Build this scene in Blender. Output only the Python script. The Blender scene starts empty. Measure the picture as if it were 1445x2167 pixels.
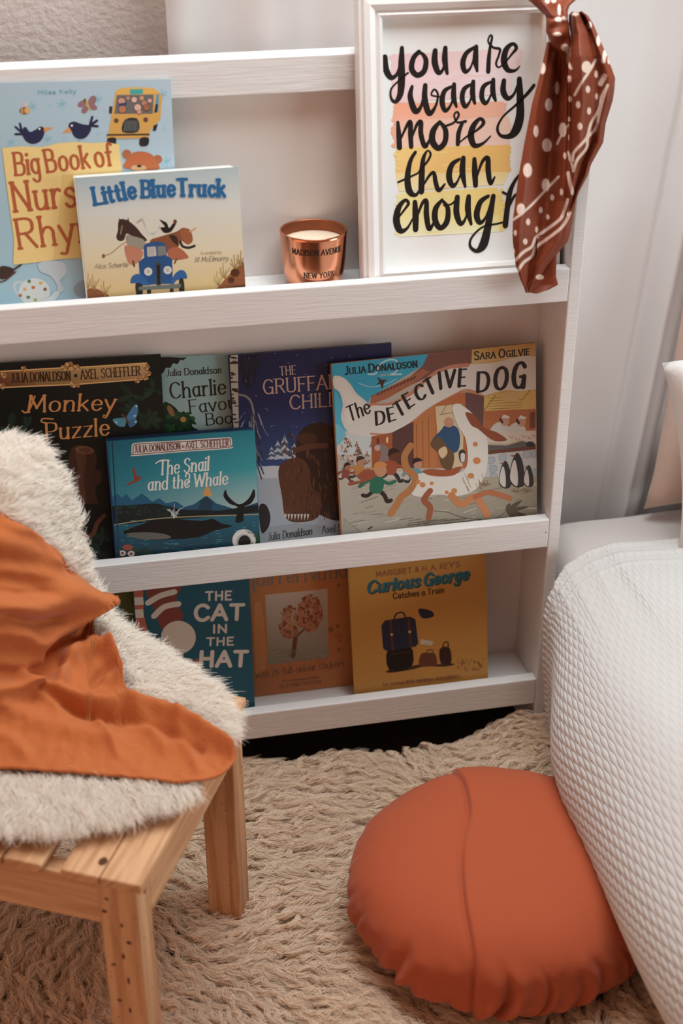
import bpy, math, random
import numpy as np
from mathutils import Vector, Matrix, noise
from mathutils.geometry import tessellate_polygon

random.seed(7)
RNG = np.random.default_rng(7)
SC = bpy.context.scene
COL = SC.collection
PI = math.pi

# ------------------------------------------------------------------ camera, light, exposure
CAM = np.array([-0.6156, -1.6120, 1.3719])
YAW, PITCH, ROLL, FPX = 0.1975, 0.5174, -0.0018, 3010.4


def cam_axes():
    cy, sy, cp, sp = math.cos(YAW), math.sin(YAW), math.cos(PITCH), math.sin(PITCH)
    f = np.array([sy * cp, cy * cp, -sp])
    r = np.array([cy, -sy, 0.0])
    u = np.cross(r, f)
    c, s = math.cos(ROLL), math.sin(ROLL)
    return c * r + s * u, -s * r + c * u, f


AX_R, AX_U, AX_F = cam_axes()
cam_data = bpy.data.cameras.new('camera')
cam = bpy.data.objects.new('camera', cam_data)
COL.objects.link(cam)
SC.camera = cam
cam_data.sensor_fit = 'VERTICAL'
cam_data.sensor_height = 36.0
cam_data.lens = FPX / 2167.0 * 36.0
cam_data.clip_start = 0.02
cam.matrix_world = Matrix((
    (AX_R[0], AX_U[0], -AX_F[0], CAM[0]),
    (AX_R[1], AX_U[1], -AX_F[1], CAM[1]),
    (AX_R[2], AX_U[2], -AX_F[2], CAM[2]),
    (0, 0, 0, 1)))
cam_data.dof.use_dof = True
cam_data.dof.focus_distance = 1.86
cam_data.dof.aperture_fstop = 3.2

world = bpy.data.worlds.new('world')
SC.world = world
world.use_nodes = True
bg = world.node_tree.nodes['Background']
bg.inputs[0].default_value = (1.0, 0.53, 0.36, 1)
bg.inputs[1].default_value = 0.36


def area(name, loc, target, sx, sy, power, color):
    l = bpy.data.lights.new(name, 'AREA')
    l.shape = 'RECTANGLE'
    l.size, l.size_y, l.energy, l.color = sx, sy, power, color
    o = bpy.data.objects.new(name, l)
    COL.objects.link(o)
    o.location = loc
    d = Vector(target) - Vector(loc)
    o.rotation_euler = d.to_track_quat('-Z', 'Y').to_euler()
    return o


area('side_window_daylight', (2.3, -1.35, 0.92), (-0.25, 0.0, 0.5), 1.1, 1.0, 40, (0.82, 0.97, 1.0))
area('back_window_daylight', (0.12, 0.78, 0.95), (0.10, -0.2, 0.60), 1.3, 1.2, 8, (0.88, 0.94, 1.0))
area('overhead_fill', (-0.15, -0.22, 2.1), (-0.3, -0.40, 0.0), 1.2, 0.6, 37, (0.90, 0.98, 1.0))  # added overhead lamp inside the room, boosts daylight on rug and cushion

area('warm_room_bounce', (-1.9, -1.0, 0.9), (0.0, 0.0, 0.5), 1.4, 1.4, 7, (1.0, 0.55, 0.36))  # added lamp standing in for warm bounced light

SC.view_settings.view_transform = 'Standard'
SC.view_settings.look = 'None'
SC.view_settings.gamma = 1.0
SC.view_settings.exposure = -0.27
SC.view_settings.use_curve_mapping = False
SC.cycles.max_bounces = 8
SC.cycles.diffuse_bounces = 4
SC.cycles.use_denoising = True
SC.cycles_curves.shape = 'RIBBONS' if hasattr(SC, 'cycles_curves') else 'RIBBONS'


# ------------------------------------------------------------------ rays of the calibrated camera
def ray(x, y):
    return AX_R * ((x - 722.5) / FPX) + AX_U * ((1083.5 - y) / FPX) + AX_F


def on_plane(x, y, p0, n):
    d = ray(x, y)
    t = np.dot(np.asarray(p0) - CAM, n) / np.dot(d, n)
    return CAM + t * d


# ------------------------------------------------------------------ materials
def lin(h):
    out = []
    for i in (0, 2, 4):
        c = int(h[i:i + 2], 16) / 255.0
        out.append(c / 12.92 if c <= 0.04045 else ((c + 0.055) / 1.055) ** 2.4)
    return out


def mat(name, color, rough=0.6, spec=0.3, metal=0.0, sheen=0.0, noise_amt=0.0, noise_scale=8.0, stretch=(1, 1, 1),
        bump=0.0, bump_scale=60.0, color2=None, transmission=0.0, translucent=0.0):
    m = bpy.data.materials.new(name)
    m.use_nodes = True
    nt = m.node_tree
    b = nt.nodes['Principled BSDF']
    b.inputs['Base Color'].default_value = (*color, 1)
    b.inputs['Roughness'].default_value = rough
    b.inputs['Specular IOR Level'].default_value = spec
    b.inputs['Metallic'].default_value = metal
    if sheen:
        b.inputs['Sheen Weight'].default_value = sheen
        b.inputs['Sheen Roughness'].default_value = 0.5
    tc = nt.nodes.new('ShaderNodeTexCoord')
    mp = nt.nodes.new('ShaderNodeMapping')
    mp.inputs['Scale'].default_value = stretch
    nt.links.new(tc.outputs['Object'], mp.inputs['Vector'])
    if noise_amt:
        n = nt.nodes.new('ShaderNodeTexNoise')
        n.inputs['Scale'].default_value = noise_scale
        n.inputs['Detail'].default_value = 4
        nt.links.new(mp.outputs[0], n.inputs['Vector'])
        r = nt.nodes.new('ShaderNodeValToRGB')
        c2 = color2 or tuple(c * (1 - noise_amt) for c in color)
        r.color_ramp.elements[0].position = 0.3
        r.color_ramp.elements[1].position = 0.7
        r.color_ramp.elements[0].color = (*c2, 1)
        r.color_ramp.elements[1].color = (*color, 1)
        nt.links.new(n.outputs[0], r.inputs[0])
        nt.links.new(r.outputs[0], b.inputs['Base Color'])
    if bump:
        n2 = nt.nodes.new('ShaderNodeTexNoise')
        n2.inputs['Scale'].default_value = bump_scale
        n2.inputs['Detail'].default_value = 3
        nt.links.new(mp.outputs[0], n2.inputs['Vector'])
        bp = nt.nodes.new('ShaderNodeBump')
        bp.inputs['Strength'].default_value = bump
        bp.inputs['Distance'].default_value = 0.002
        nt.links.new(n2.outputs[0], bp.inputs['Height'])
        nt.links.new(bp.outputs[0], b.inputs['Normal'])
    if translucent:
        tr = nt.nodes.new('ShaderNodeBsdfTranslucent')
        tr.inputs[0].default_value = (*color, 1)
        mx = nt.nodes.new('ShaderNodeMixShader')
        mx.inputs[0].default_value = translucent
        out = nt.nodes['Material Output']
        nt.links.new(b.outputs[0], mx.inputs[1])
        nt.links.new(tr.outputs[0], mx.inputs[2])
        nt.links.new(mx.outputs[0], out.inputs[0])
    return m


def ink_mat(name, rough=0.35, spec=0.35):
    m = bpy.data.materials.new(name)
    m.use_nodes = True
    nt = m.node_tree
    b = nt.nodes['Principled BSDF']
    a = nt.nodes.new('ShaderNodeAttribute')
    a.attribute_name = 'ink'
    nt.links.new(a.outputs['Color'], b.inputs['Base Color'])
    b.inputs['Roughness'].default_value = rough
    b.inputs['Specular IOR Level'].default_value = spec
    return m


def fibre_mat(name, c_a, c_b, rough=0.65):
    m = bpy.data.materials.new(name)
    m.use_nodes = True
    nt = m.node_tree
    b = nt.nodes['Principled BSDF']
    h = nt.nodes.new('ShaderNodeHairInfo')
    r = nt.nodes.new('ShaderNodeValToRGB')
    r.color_ramp.elements[0].color = (*c_a, 1)
    r.color_ramp.elements[1].color = (*c_b, 1)
    nt.links.new(h.outputs['Random'], r.inputs[0])
    nt.links.new(r.outputs[0], b.inputs['Base Color'])
    b.inputs['Roughness'].default_value = rough
    b.inputs['Specular IOR Level'].default_value = 0.15
    return m


M_PAINT = mat('white_painted_wood', (0.77, 0.755, 0.745), 0.45, 0.35, noise_amt=0.05, noise_scale=14, stretch=(0.6, 8, 8), bump=0.25, bump_scale=40)
M_BACK = mat('white_back_board', (0.77, 0.72, 0.69), 0.6, 0.25, noise_amt=0.03, noise_scale=20)
M_WALL = mat('textured_wall_paint', (0.58, 0.52, 0.49), 0.85, 0.1, bump=0.9, bump_scale=120)
M_FLOOR = mat('dark_stained_floor', (0.035, 0.024, 0.019), 0.5, 0.3, noise_amt=0.5, noise_scale=6, stretch=(8, 0.6, 1))
M_CURTAIN = mat('sheer_white_curtain', (0.74, 0.715, 0.70), 0.8, 0.1, bump=0.15, bump_scale=500, translucent=0.38)
M_SHEET = mat('white_cotton_sheet', (0.68, 0.64, 0.62), 0.85, 0.1, sheen=0.1, bump=0.15, bump_scale=400)
M_WAFFLE = mat('white_waffle_cotton', (0.62, 0.61, 0.60), 0.85, 0.1, sheen=0.15, bump=0.2, bump_scale=500)
M_BEIGE = mat('beige_linen', (0.62, 0.47, 0.39), 0.85, 0.1, sheen=0.15, bump=0.3, bump_scale=350)
M_PILLOW = mat('white_linen', (0.74, 0.73, 0.72), 0.85, 0.1, sheen=0.1, bump=0.2, bump_scale=350)
M_RUST = mat('terracotta_cotton', (0.46, 0.10, 0.042), 0.8, 0.12, sheen=0.12, noise_amt=0.06, noise_scale=5, bump=0.15, bump_scale=420)
M_ORANGE = mat('burnt_orange_linen', (0.50, 0.145, 0.045), 0.85, 0.1, sheen=0.12, noise_amt=0.08, noise_scale=9, bump=0.3, bump_scale=320)
M_COPPER = mat('polished_copper', (0.76, 0.32, 0.18), 0.2, 0.5, metal=1.0)
M_COPPER_IN = mat('darkened_copper', (0.34, 0.12, 0.06), 0.45, 0.4, metal=0.85)  # copper colour darkened inside the cup to subdue bright reflections
M_WAX = mat('cream_wax', (0.80, 0.66, 0.50), 0.5, 0.3)
M_FRAME = mat('white_lacquer', (0.80, 0.775, 0.755), 0.35, 0.4, noise_amt=0.02, noise_scale=10)
M_PAGES = mat('book_pages', (0.74, 0.66, 0.58), 0.8, 0.1, noise_amt=0.15, noise_scale=30, stretch=(1, 40, 1))
M_BLACK = mat('black_metal', (0.015, 0.012, 0.011), 0.5, 0.3)
M_LETTER = mat('black_print', (0.02, 0.014, 0.012), 0.5, 0.2)
M_HIDE = mat('sheep_hide', (0.70, 0.58, 0.46), 0.9, 0.05)
M_KNOT = mat('wood_knot', (0.09, 0.035, 0.016), 0.6, 0.2)
M_RUGBACK = mat('rug_backing', (0.62, 0.47, 0.36), 0.95, 0.05)
M_FLEECE = fibre_mat('rug_wool', (0.86, 0.68, 0.51), (0.92, 0.76, 0.60))
M_SHEEP = fibre_mat('sheepskin_wool', (0.92, 0.83, 0.73), (0.95, 0.89, 0.81))
M_INK = ink_mat('printed_cover')
M_PRINT = ink_mat('printed_paper', 0.7, 0.15)
M_SILK = ink_mat('printed_satin', 0.5, 0.3)


def pine_mat():
    m = mat('knotty_pine', (0.74, 0.43, 0.20), 0.5, 0.3)
    nt = m.node_tree
    b = nt.nodes['Principled BSDF']
    tc = nt.nodes.new('ShaderNodeTexCoord')
    mp = nt.nodes.new('ShaderNodeMapping')
    mp.inputs['Scale'].default_value = (1, 1, 1)
    nt.links.new(tc.outputs['UV'], mp.inputs['Vector'])
    w = nt.nodes.new('ShaderNodeTexNoise')
    w.inputs['Scale'].default_value = 4
    w.inputs['Detail'].default_value = 5
    w.inputs['Distortion'].default_value = 0.6
    st = nt.nodes.new('ShaderNodeMapping')
    st.inputs['Scale'].default_value = (26, 1.6, 1)
    nt.links.new(mp.outputs[0], st.inputs['Vector'])
    nt.links.new(st.outputs[0], w.inputs['Vector'])
    r = nt.nodes.new('ShaderNodeValToRGB')
    r.color_ramp.elements[0].position = 0.32
    r.color_ramp.elements[0].color = (0.45, 0.22, 0.105, 1)
    r.color_ramp.elements[1].position = 0.62
    r.color_ramp.elements[1].color = (0.68, 0.405, 0.225, 1)
    nt.links.new(w.outputs[0], r.inputs[0])
    nt.links.new(r.outputs[0], b.inputs['Base Color'])
    return m


M_PINE = pine_mat()


# ------------------------------------------------------------------ object helpers
def link(o, parent=None):
    COL.objects.link(o)
    if parent:
        o.parent = parent
    return o


def mesh_obj(name, verts, faces, material, parent=None, smooth=False, colors=None, uvs=None):
    me = bpy.data.meshes.new(name)
    me.from_pydata([tuple(v) for v in verts], [], [tuple(f) for f in faces])
    if material:
        me.materials.append(material)
    if smooth:
        me.polygons.foreach_set('use_smooth', [True] * len(me.polygons))
    if colors is not None:
        a = me.color_attributes.new('ink', 'FLOAT_COLOR', 'POINT')
        a.data.foreach_set('color', np.asarray(colors, dtype=np.float32).reshape(-1))
    if uvs is not None:
        l = me.uv_layers.new(name='UVMap')
        idx = np.empty(len(me.loops), dtype=np.int32)
        me.loops.foreach_get('vertex_index', idx)
        l.data.foreach_set('uv', np.asarray(uvs, dtype=np.float32)[idx].reshape(-1))
    me.update()
    return link(bpy.data.objects.new(name, me), parent)


def tag(o, label=None, cat=None, group=None, kind=None):
    for k, v in (('label', label), ('category', cat), ('group', group), ('kind', kind)):
        if v:
            o[k] = v
    return o


def empty(name, loc=(0, 0, 0)):
    o = bpy.data.objects.new(name, None)
    o.location = loc
    o.empty_display_size = 0.05
    return link(o)


def bevel(o, w, seg=2):
    b = o.modifiers.new('bevel', 'BEVEL')
    b.width, b.segments, b.limit_method = w, seg, 'ANGLE'
    return o


def box_data(x0, x1, y0, y1, z0, z1):
    v = [(x0, y0, z0), (x1, y0, z0), (x1, y1, z0), (x0, y1, z0), (x0, y0, z1), (x1, y0, z1), (x1, y1, z1), (x0, y1, z1)]
    f = [(0, 3, 2, 1), (4, 5, 6, 7), (0, 1, 5, 4), (1, 2, 6, 5), (2, 3, 7, 6), (3, 0, 4, 7)]
    return v, f


def box(name, x0, x1, y0, y1, z0, z1, material, parent=None, bev=0.0012):
    v, f = box_data(x0, x1, y0, y1, z0, z1)
    o = mesh_obj(name, v, f, material, parent)
    if bev:
        bevel(o, bev)
    return o


def grid_faces(nu, nv, closed_u=False):
    f = []
    for j in range(nv - 1):
        for i in range(nu if closed_u else nu - 1):
            a = j * nu + i
            b = j * nu + (i + 1) % nu
            f.append((a, b, b + nu, a + nu))
    return f


def catmull(pts, closed=False, n=6):
    P = [np.asarray(p, dtype=float) for p in pts]
    if len(P) < 3:
        return P
    out = []
    m = len(P)
    rng = range(m) if closed else range(m - 1)
    for i in rng:
        if closed:
            p0, p1, p2, p3 = P[(i - 1) % m], P[i], P[(i + 1) % m], P[(i + 2) % m]
        else:
            p0, p1, p2, p3 = P[max(i - 1, 0)], P[i], P[i + 1], P[min(i + 2, m - 1)]
        for k in range(n):
            t = k / n
            out.append(0.5 * ((2 * p1) + (-p0 + p2) * t + (2 * p0 - 5 * p1 + 4 * p2 - p3) * t * t + (-p0 + 3 * p1 - 3 * p2 + p3) * t ** 3))
    if not closed:
        out.append(P[-1])
    return out


def vnoise(p, s, seed=0.0):
    return noise.noise(Vector((p[0] * s + seed, p[1] * s - seed, p[2] * s + 2 * seed)))


# ------------------------------------------------------------------ stroke lettering
GLYPHS = {}
for line in '''
A 70|0,0 35,100|35,100 70,0|12,35 58,35
B 60|6,0 6,100|~6,100 34,100 50,90 50,64 34,53 6,53|~6,53 38,53 57,42 57,12 38,0 6,0
C 66|~64,84 50,98 34,101 14,88 4,52 14,14 34,-1 52,3 66,17
D 68|6,0 6,100|~6,100 34,100 56,86 66,50 56,14 34,0 6,0
E 54|6,0 6,100|6,100 52,100|6,52 44,52|6,0 54,0
F 52|6,0 6,100|6,100 52,100|6,52 44,52
G 70|~64,84 50,98 34,101 14,88 4,52 14,14 34,-1 54,4 64,18|64,0 64,44|64,44 42,44
H 66|6,0 6,100|60,0 60,100|6,52 60,52
I 12|6,0 6,100
J 40|34,100 34,30|~34,30 31,8 18,-2 2,8
K 62|6,0 6,100|58,100 8,45|24,62 62,0
L 52|6,100 6,0|6,0 52,0
M 82|4,0 10,100|10,100 41,22|41,22 72,100|72,100 78,0
N 68|6,0 6,100|6,100 62,0|62,0 62,100
O 74|~37,101 14,88 4,50 14,12 37,-1 60,12 70,50 60,88 37,101
P 58|6,0 6,100|~6,100 36,100 55,90 55,60 36,48 6,48
Q 74|~37,101 14,88 4,50 14,12 37,-1 60,12 70,50 60,88 37,101|46,22 74,-10
R 62|6,0 6,100|~6,100 36,100 54,90 54,62 36,50 6,50|30,50 62,0
S 54|~50,86 38,99 22,101 7,88 9,66 28,53 46,42 51,20 38,1 20,-1 3,14
T 62|31,0 31,100|0,100 62,100
U 66|6,100 6,32|~6,32 10,8 33,-1 56,8 60,32|60,32 60,100
V 66|0,100 33,0|33,0 66,100
W 96|0,100 24,0|24,0 48,90|48,90 72,0|72,0 96,100
X 64|0,0 64,100|0,100 64,0
Y 62|0,100 31,46|62,100 31,46|31,46 31,0
Z 58|2,100 58,100|58,100 2,0|2,0 58,0
a 50|~42,52 28,63 10,54 4,30 12,6 26,-1 42,16|42,62 42,8|~42,8 45,0 52,2
b 52|5,100 5,0|~5,44 18,62 34,62 47,46 47,16 34,0 18,0 5,16
c 44|~42,50 30,63 14,58 4,32 14,4 30,-1 44,12
d 52|46,100 46,0|~46,44 34,62 18,62 5,46 5,16 18,0 34,0 46,16
e 48|~6,34 44,34 42,54 26,64 10,54 4,30 12,6 28,-2 46,12
f 34|~36,92 27,102 16,94 14,72|14,72 14,0|0,60 30,60
g 50|44,62 44,-14|~44,-14 38,-34 20,-38 4,-26|~44,44 32,62 18,62 5,46 5,18 18,2 32,2 44,18
h 50|5,100 5,0|~5,40 18,60 34,62 44,48 44,36|44,36 44,0
i 10|5,62 5,0|5,86 5,90
j 22|16,62 16,-16|~16,-16 12,-34 -4,-34|16,86 16,90
k 46|5,100 5,0|42,62 7,26|18,37 46,0
l 10|5,100 5,0
m 76|5,62 5,0|~5,42 16,60 28,62 38,50 38,36|38,36 38,0|~38,42 50,60 60,62 70,50 70,36|70,36 70,0
n 50|5,62 5,0|~5,40 18,60 34,62 44,48 44,36|44,36 44,0
o 52|~26,63 9,54 3,31 9,8 26,-1 43,8 49,31 43,54 26,63
p 52|5,62 5,-36|~5,44 18,62 34,62 47,46 47,16 34,0 18,0 5,16
q 52|46,62 46,-36|~46,44 34,62 18,62 5,46 5,16 18,0 34,0 46,16
r 34|5,62 5,0|~5,36 14,56 26,63 34,58
s 42|~39,52 28,63 12,60 6,46 18,35 34,27 39,12 28,0 14,-1 3,9
t 32|14,86 14,14|~14,14 18,0 32,4|0,60 30,60
u 50|5,62 5,22|~5,22 9,4 22,-1 36,6 44,22|44,62 44,0
v 46|0,62 23,0|23,0 46,62
w 70|0,62 17,0|17,0 35,56|35,56 53,0|53,0 70,62
x 44|0,0 44,62|0,62 44,0
y 46|0,62 23,4|46,62 20,-14|~20,-14 12,-34 -4,-32
z 44|2,62 44,62|44,62 2,0|2,0 44,0
2 52|~4,78 14,98 32,101 46,86 42,62 22,34 4,0|4,0 52,0
6 54|~46,94 30,98 12,70 5,34 14,4 30,-1 46,10 48,34 34,54 18,50 7,34
& 70|~66,36 54,14 34,-1 12,4 6,24 20,46 42,64 44,88 30,101 16,90 20,66 44,26 70,0
. 8|4,0 4,5
, 8|5,4 1,-14
' 8|4,100 3,76
! 10|5,100 5,30|5,0 5,5
- 32|2,34 30,34
* 26|~13,62 4,52 13,42 22,52 13,62
'''.strip().splitlines():
    k, rest = line[0], line[2:]
    parts = rest.split('|')
    st = []
    for s in parts[1:]:
        sm = s.startswith('~')
        p = [tuple(float(q) / 100 for q in t.split(',')) for t in s.lstrip('~').split()]
        st.append((sm, p))
    GLYPHS[k] = (float(parts[0]) / 100, st)


class Art:
    """Flat print on a board: triangles with one ink colour each, in the board's own (across, up) metres."""

    def __init__(s, mapf, w, h, gain=2.0, eps=0.000008):
        s.mapf, s.w, s.h, s.gain, s.eps = mapf, w, h, gain, eps
        s.v, s.f, s.c = [], [], []
        s.lay = np.zeros((160, 160), dtype=int)      # how many coats of ink lie on each little square
        s.op = []
        s.ox = s.oy = 0.0
        s.sc = 1.0

    def view(s, ox, oy, sc):
        s.ox, s.oy, s.sc = ox, oy, sc

    def q(s, p):
        return np.asarray(s.mapf(s.ox + p[0] / s.sc, s.oy + p[1] / s.sc))

    def k(s, p):
        return float(np.linalg.norm(s.q((p[0] + 4, p[1])) - s.q(p))) / 4

    def ink(s, h):
        c = lin(h)
        g = 0.3 * c[0] + 0.55 * c[1] + 0.15 * c[2]
        return [min(0.88, max(0.012, (a * 0.90 + g * 0.10) * s.gain * t)) for a, t in zip(c, (0.90, 1.0, 1.05))] + [1]

    def flush(s):
        """lay the pending triangles as one coat over whatever they cover"""
        n = s.lay.shape[0]
        cells = set()
        for poly in s.op:
            a = [p[0][0] / s.w * n for p in poly]
            b = [p[0][1] / s.h * n for p in poly]
            for i in range(max(0, int(min(a)) - 1), min(n - 1, int(max(a)) + 1) + 1):
                for j in range(max(0, int(min(b)) - 1), min(n - 1, int(max(b)) + 1) + 1):
                    cells.add((i, j))
        if cells:
            ii, jj = np.array(list(cells)).T
            l = int(s.lay[ii, jj].max()) + 1
            s.lay[ii, jj] = l
            for poly in s.op:
                b0 = len(s.v)
                for p, c in poly:
                    s.v.append((p[0], p[1], l))
                    s.c.append(c)
                s.f.append(tuple(range(b0, b0 + len(poly))))
        s.op = []

    def tri(s, pts, cols):
        # clip one triangle to the board
        poly = [(np.asarray(p, float), np.asarray(c, float)) for p, c in zip(pts, cols)]
        for ax, lim, sg in ((0, 0.0, 1), (0, s.w, -1), (1, 0.0, 1), (1, s.h, -1)):
            out = []
            for i in range(len(poly)):
                (a, ca), (b, cb) = poly[i], poly[(i + 1) % len(poly)]
                da, db = sg * (a[ax] - lim), sg * (b[ax] - lim)
                if da >= 0:
                    out.append((a, ca))
                if (da >= 0) != (db >= 0):
                    t = da / (da - db)
                    out.append((a + t * (b - a), ca + t * (cb - ca)))
            poly = out
            if len(poly) < 3:
                return
        if len(poly) < 3:
            return
        area2 = sum(poly[i][0][0] * poly[(i + 1) % len(poly)][0][1] - poly[(i + 1) % len(poly)][0][0] * poly[i][0][1] for i in range(len(poly)))
        if abs(area2) < 1e-12:
            return
        if area2 < 0:
            poly = poly[::-1]
        s.op.append(poly)

    def raw_poly(s, P, col):
        s.flush()
        P = [np.asarray(p) for p in P]
        tris = tessellate_polygon([[Vector((p[0], p[1], 0)) for p in P]])
        for t in tris:
            s.tri([P[i] for i in t], [col] * 3)

    def poly(s, pts, col, smooth=False, n=5):
        if isinstance(pts, str):
            pts = [tuple(float(q) for q in t.split(',')) for t in pts.split()]
        if smooth:
            pts = catmull(pts, True, n)
        s.raw_poly([s.q(p) for p in pts], s.ink(col))
        s.flush()

    def disc(s, x, y, rx, ry, col, n=18, rot=0.0):
        c, d = math.cos(rot), math.sin(rot)
        s.poly([(x + rx * math.cos(a) * c - ry * math.sin(a) * d, y + rx * math.cos(a) * d + ry * math.sin(a) * c) for a in [2 * PI * i / n for i in range(n)]], col)

    def grad(s, quad, c4, n=8):
        """quad: TL TR BR BL in picture points of the current view; c4 the ink at the same corners"""
        q4 = [s.q(p) for p in quad]
        i4 = [np.asarray(s.ink(c)) for c in c4]
        bil = lambda Q, u, v: (Q[0] * (1 - u) + Q[1] * u) * (1 - v) + (Q[3] * (1 - u) + Q[2] * u) * v
        for i in range(n):
            for j in range(n):
                uv = [(i / n, j / n), ((i + 1) / n, j / n), ((i + 1) / n, (j + 1) / n), (i / n, (j + 1) / n)]
                P = [bil(q4, *t) for t in uv]
                C = [bil(i4, *t) for t in uv]
                s.tri([P[0], P[1], P[2]], [C[0], C[1], C[2]])
                s.tri([P[0], P[2], P[3]], [C[0], C[2], C[3]])
        s.flush()

    def raw_rib(s, P, W, col, cap=True):
        s.flush()
        P = [np.asarray(p, float) for p in P]
        Q, V = [P[0]], [W[0]]
        for p, w in zip(P[1:], W[1:]):
            if np.linalg.norm(p - Q[-1]) > 1e-6:
                Q.append(p)
                V.append(w)
        if len(Q) < 2:
            return
        L, R = [], []
        for i in range(len(Q)):
            d = Q[min(i + 1, len(Q) - 1)] - Q[max(i - 1, 0)]
            d = d / (np.linalg.norm(d) + 1e-12)
            n = np.array([-d[1], d[0]])
            L.append(Q[i] + n * V[i] / 2)
            R.append(Q[i] - n * V[i] / 2)
        for i in range(len(Q) - 1):
            s.tri([L[i], R[i], R[i + 1]], [col] * 3)
            s.tri([L[i], R[i + 1], L[i + 1]], [col] * 3)
        s.flush()
        if cap:
            for p, w in ((Q[0], V[0]), (Q[-1], V[-1])):
                s.flush()
                m = 10
                ring = [p + w / 2 * np.array([math.cos(2 * PI * i / m), math.sin(2 * PI * i / m)]) for i in range(m)]
                for i in range(1, m - 1):
                    s.tri([ring[0], ring[i], ring[i + 1]], [col] * 3)

    def rib(s, pts, w, col, smooth=True, n=6):
        """a brush line: points x,y or x,y,width in the current view"""
        if isinstance(pts, str):
            sep = ';' if ';' in pts else None
            pts = [tuple(float(q) for q in t.split(',')) for t in pts.split(sep) if t.strip()]
        pts = [(p[0], p[1], p[2] if len(p) > 2 else w) for p in pts]
        if smooth:
            pts = catmull(pts, False, n)
        kk = s.k(pts[len(pts) // 2])
        s.raw_rib([s.q(p) for p in pts], [p[2] * kk for p in pts], s.ink(col))
        s.flush()

    def text(s, txt, base, h, col, weight=0.12, contrast=0.3, serif=0.0, slant=0.0, gap=0.14, space=0.38, h1=None, upright=0.0, jitter=0.0, sc_caps=None):
        """lettering fitted along a baseline (picture points) with cap height h (picture px)"""
        if isinstance(base, str):
            base = [tuple(float(q) for q in t.split(',')) for t in base.split()]
        B = [s.q(p) for p in (catmull(base, False, 8) if len(base) > 2 else base)]
        seg = [0.0]
        for i in range(1, len(B)):
            seg.append(seg[-1] + np.linalg.norm(B[i] - B[i - 1]))
        tot = seg[-1]
        kk = s.k(base[0])
        H0, H1 = h * kk, (h1 or h) * kk
        scale = lambda ch: sc_caps if (sc_caps and ch.islower()) else 1.0
        gl = lambda ch: GLYPHS[ch.upper() if sc_caps else ch]
        width = sum((space if ch == ' ' else gl(ch)[0] * scale(ch) + gap) for ch in txt) - gap
        ux = tot / width
        col = s.ink(col)
        x = 0.0

        def at(d):
            d = min(max(d, 0), tot)
            i = max(j for j in range(len(seg)) if seg[j] <= d + 1e-12)
            i = min(i, len(B) - 2)
            t = (d - seg[i]) / (seg[i + 1] - seg[i])
            T = (B[i + 1] - B[i]) / (seg[i + 1] - seg[i])
            return B[i] + t * (B[i + 1] - B[i]), T

        for ch in txt:
            if ch == ' ':
                x += space
                continue
            gw, strokes = gl(ch)
            g = scale(ch)
            frac = x / width
            H = (H0 + (H1 - H0) * frac) * g
            o, T = at((x + gw * g / 2) * ux)
            ja = random.uniform(-1, 1) * jitter
            T = T * (1 - upright) + np.array([1.0, 0.0]) * upright
            ca, sa = math.cos(ja), math.sin(ja)
            T = np.array([T[0] * ca - T[1] * sa, T[0] * sa + T[1] * ca])
            T /= np.linalg.norm(T)
            N = np.array([-T[1], T[0]])
            X = ux * g
            tr = lambda p: o + T * ((p[0] - gw / 2) * X + slant * p[1] * H) + N * (p[1] * H)
            wmax = weight * H
            wmin = wmax * (1 - contrast)
            for sm, pts in strokes:
                P = catmull(pts, False, 5) if sm else [np.asarray(p) for p in pts]
                if not sm and len(P) == 2 and np.linalg.norm(P[0] - P[1]) < 0.07:
                    c = tr((P[0] + P[1]) / 2)
                    r = wmax * 0.62
                    s.raw_poly([c + r * np.array([math.cos(a * PI / 5), math.sin(a * PI / 5)]) for a in range(10)], col)
                    continue
                Q = [tr(p) for p in P]
                Wd = []
                for i in range(len(P)):
                    d = P[min(i + 1, len(P) - 1)] - P[max(i - 1, 0)]
                    d = d / (np.linalg.norm(d) + 1e-9)
                    Wd.append(wmin + (wmax - wmin) * abs(d[1]) ** 1.3)
                s.raw_rib(Q, Wd, col)
                if serif and not sm:
                    for e, e2 in ((P[0], P[1]), (P[-1], P[-2])):
                        d = e - e2
                        if abs(d[1]) > 0.93 * np.linalg.norm(d) and (min(abs(e[1]), abs(e[1] - 1), abs(e[1] - 0.62)) < 0.02 or e[1] < -0.3):
                            hw = (serif * H + wmax / 2) / X
                            th = max(wmin, wmax * 0.45)
                            s.raw_rib([tr((e[0] - hw, e[1])), tr((e[0] + hw, e[1]))], [th, th], col, cap=False)
            x += gw * g + gap
        s.flush()

    def local(s, depth=0.0):
        return [(a, depth - s.eps * l - 0.0002, b) for a, b, l in s.v]


def join_art(name, v, f, basecol, art, material, parent, depth=0.0, curve=None):
    """one mesh: the solid board plus the print that lies on its face"""
    n0 = len(v)
    vv = list(v) + [curve(p) if curve else p for p in art.local(depth)]
    ff = list(f) + [tuple(i + n0 for i in t) for t in art.f]
    cc = [basecol] * n0 + [list(c) for c in art.c]
    return mesh_obj(name, vv, ff, material, parent, colors=cc)


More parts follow.
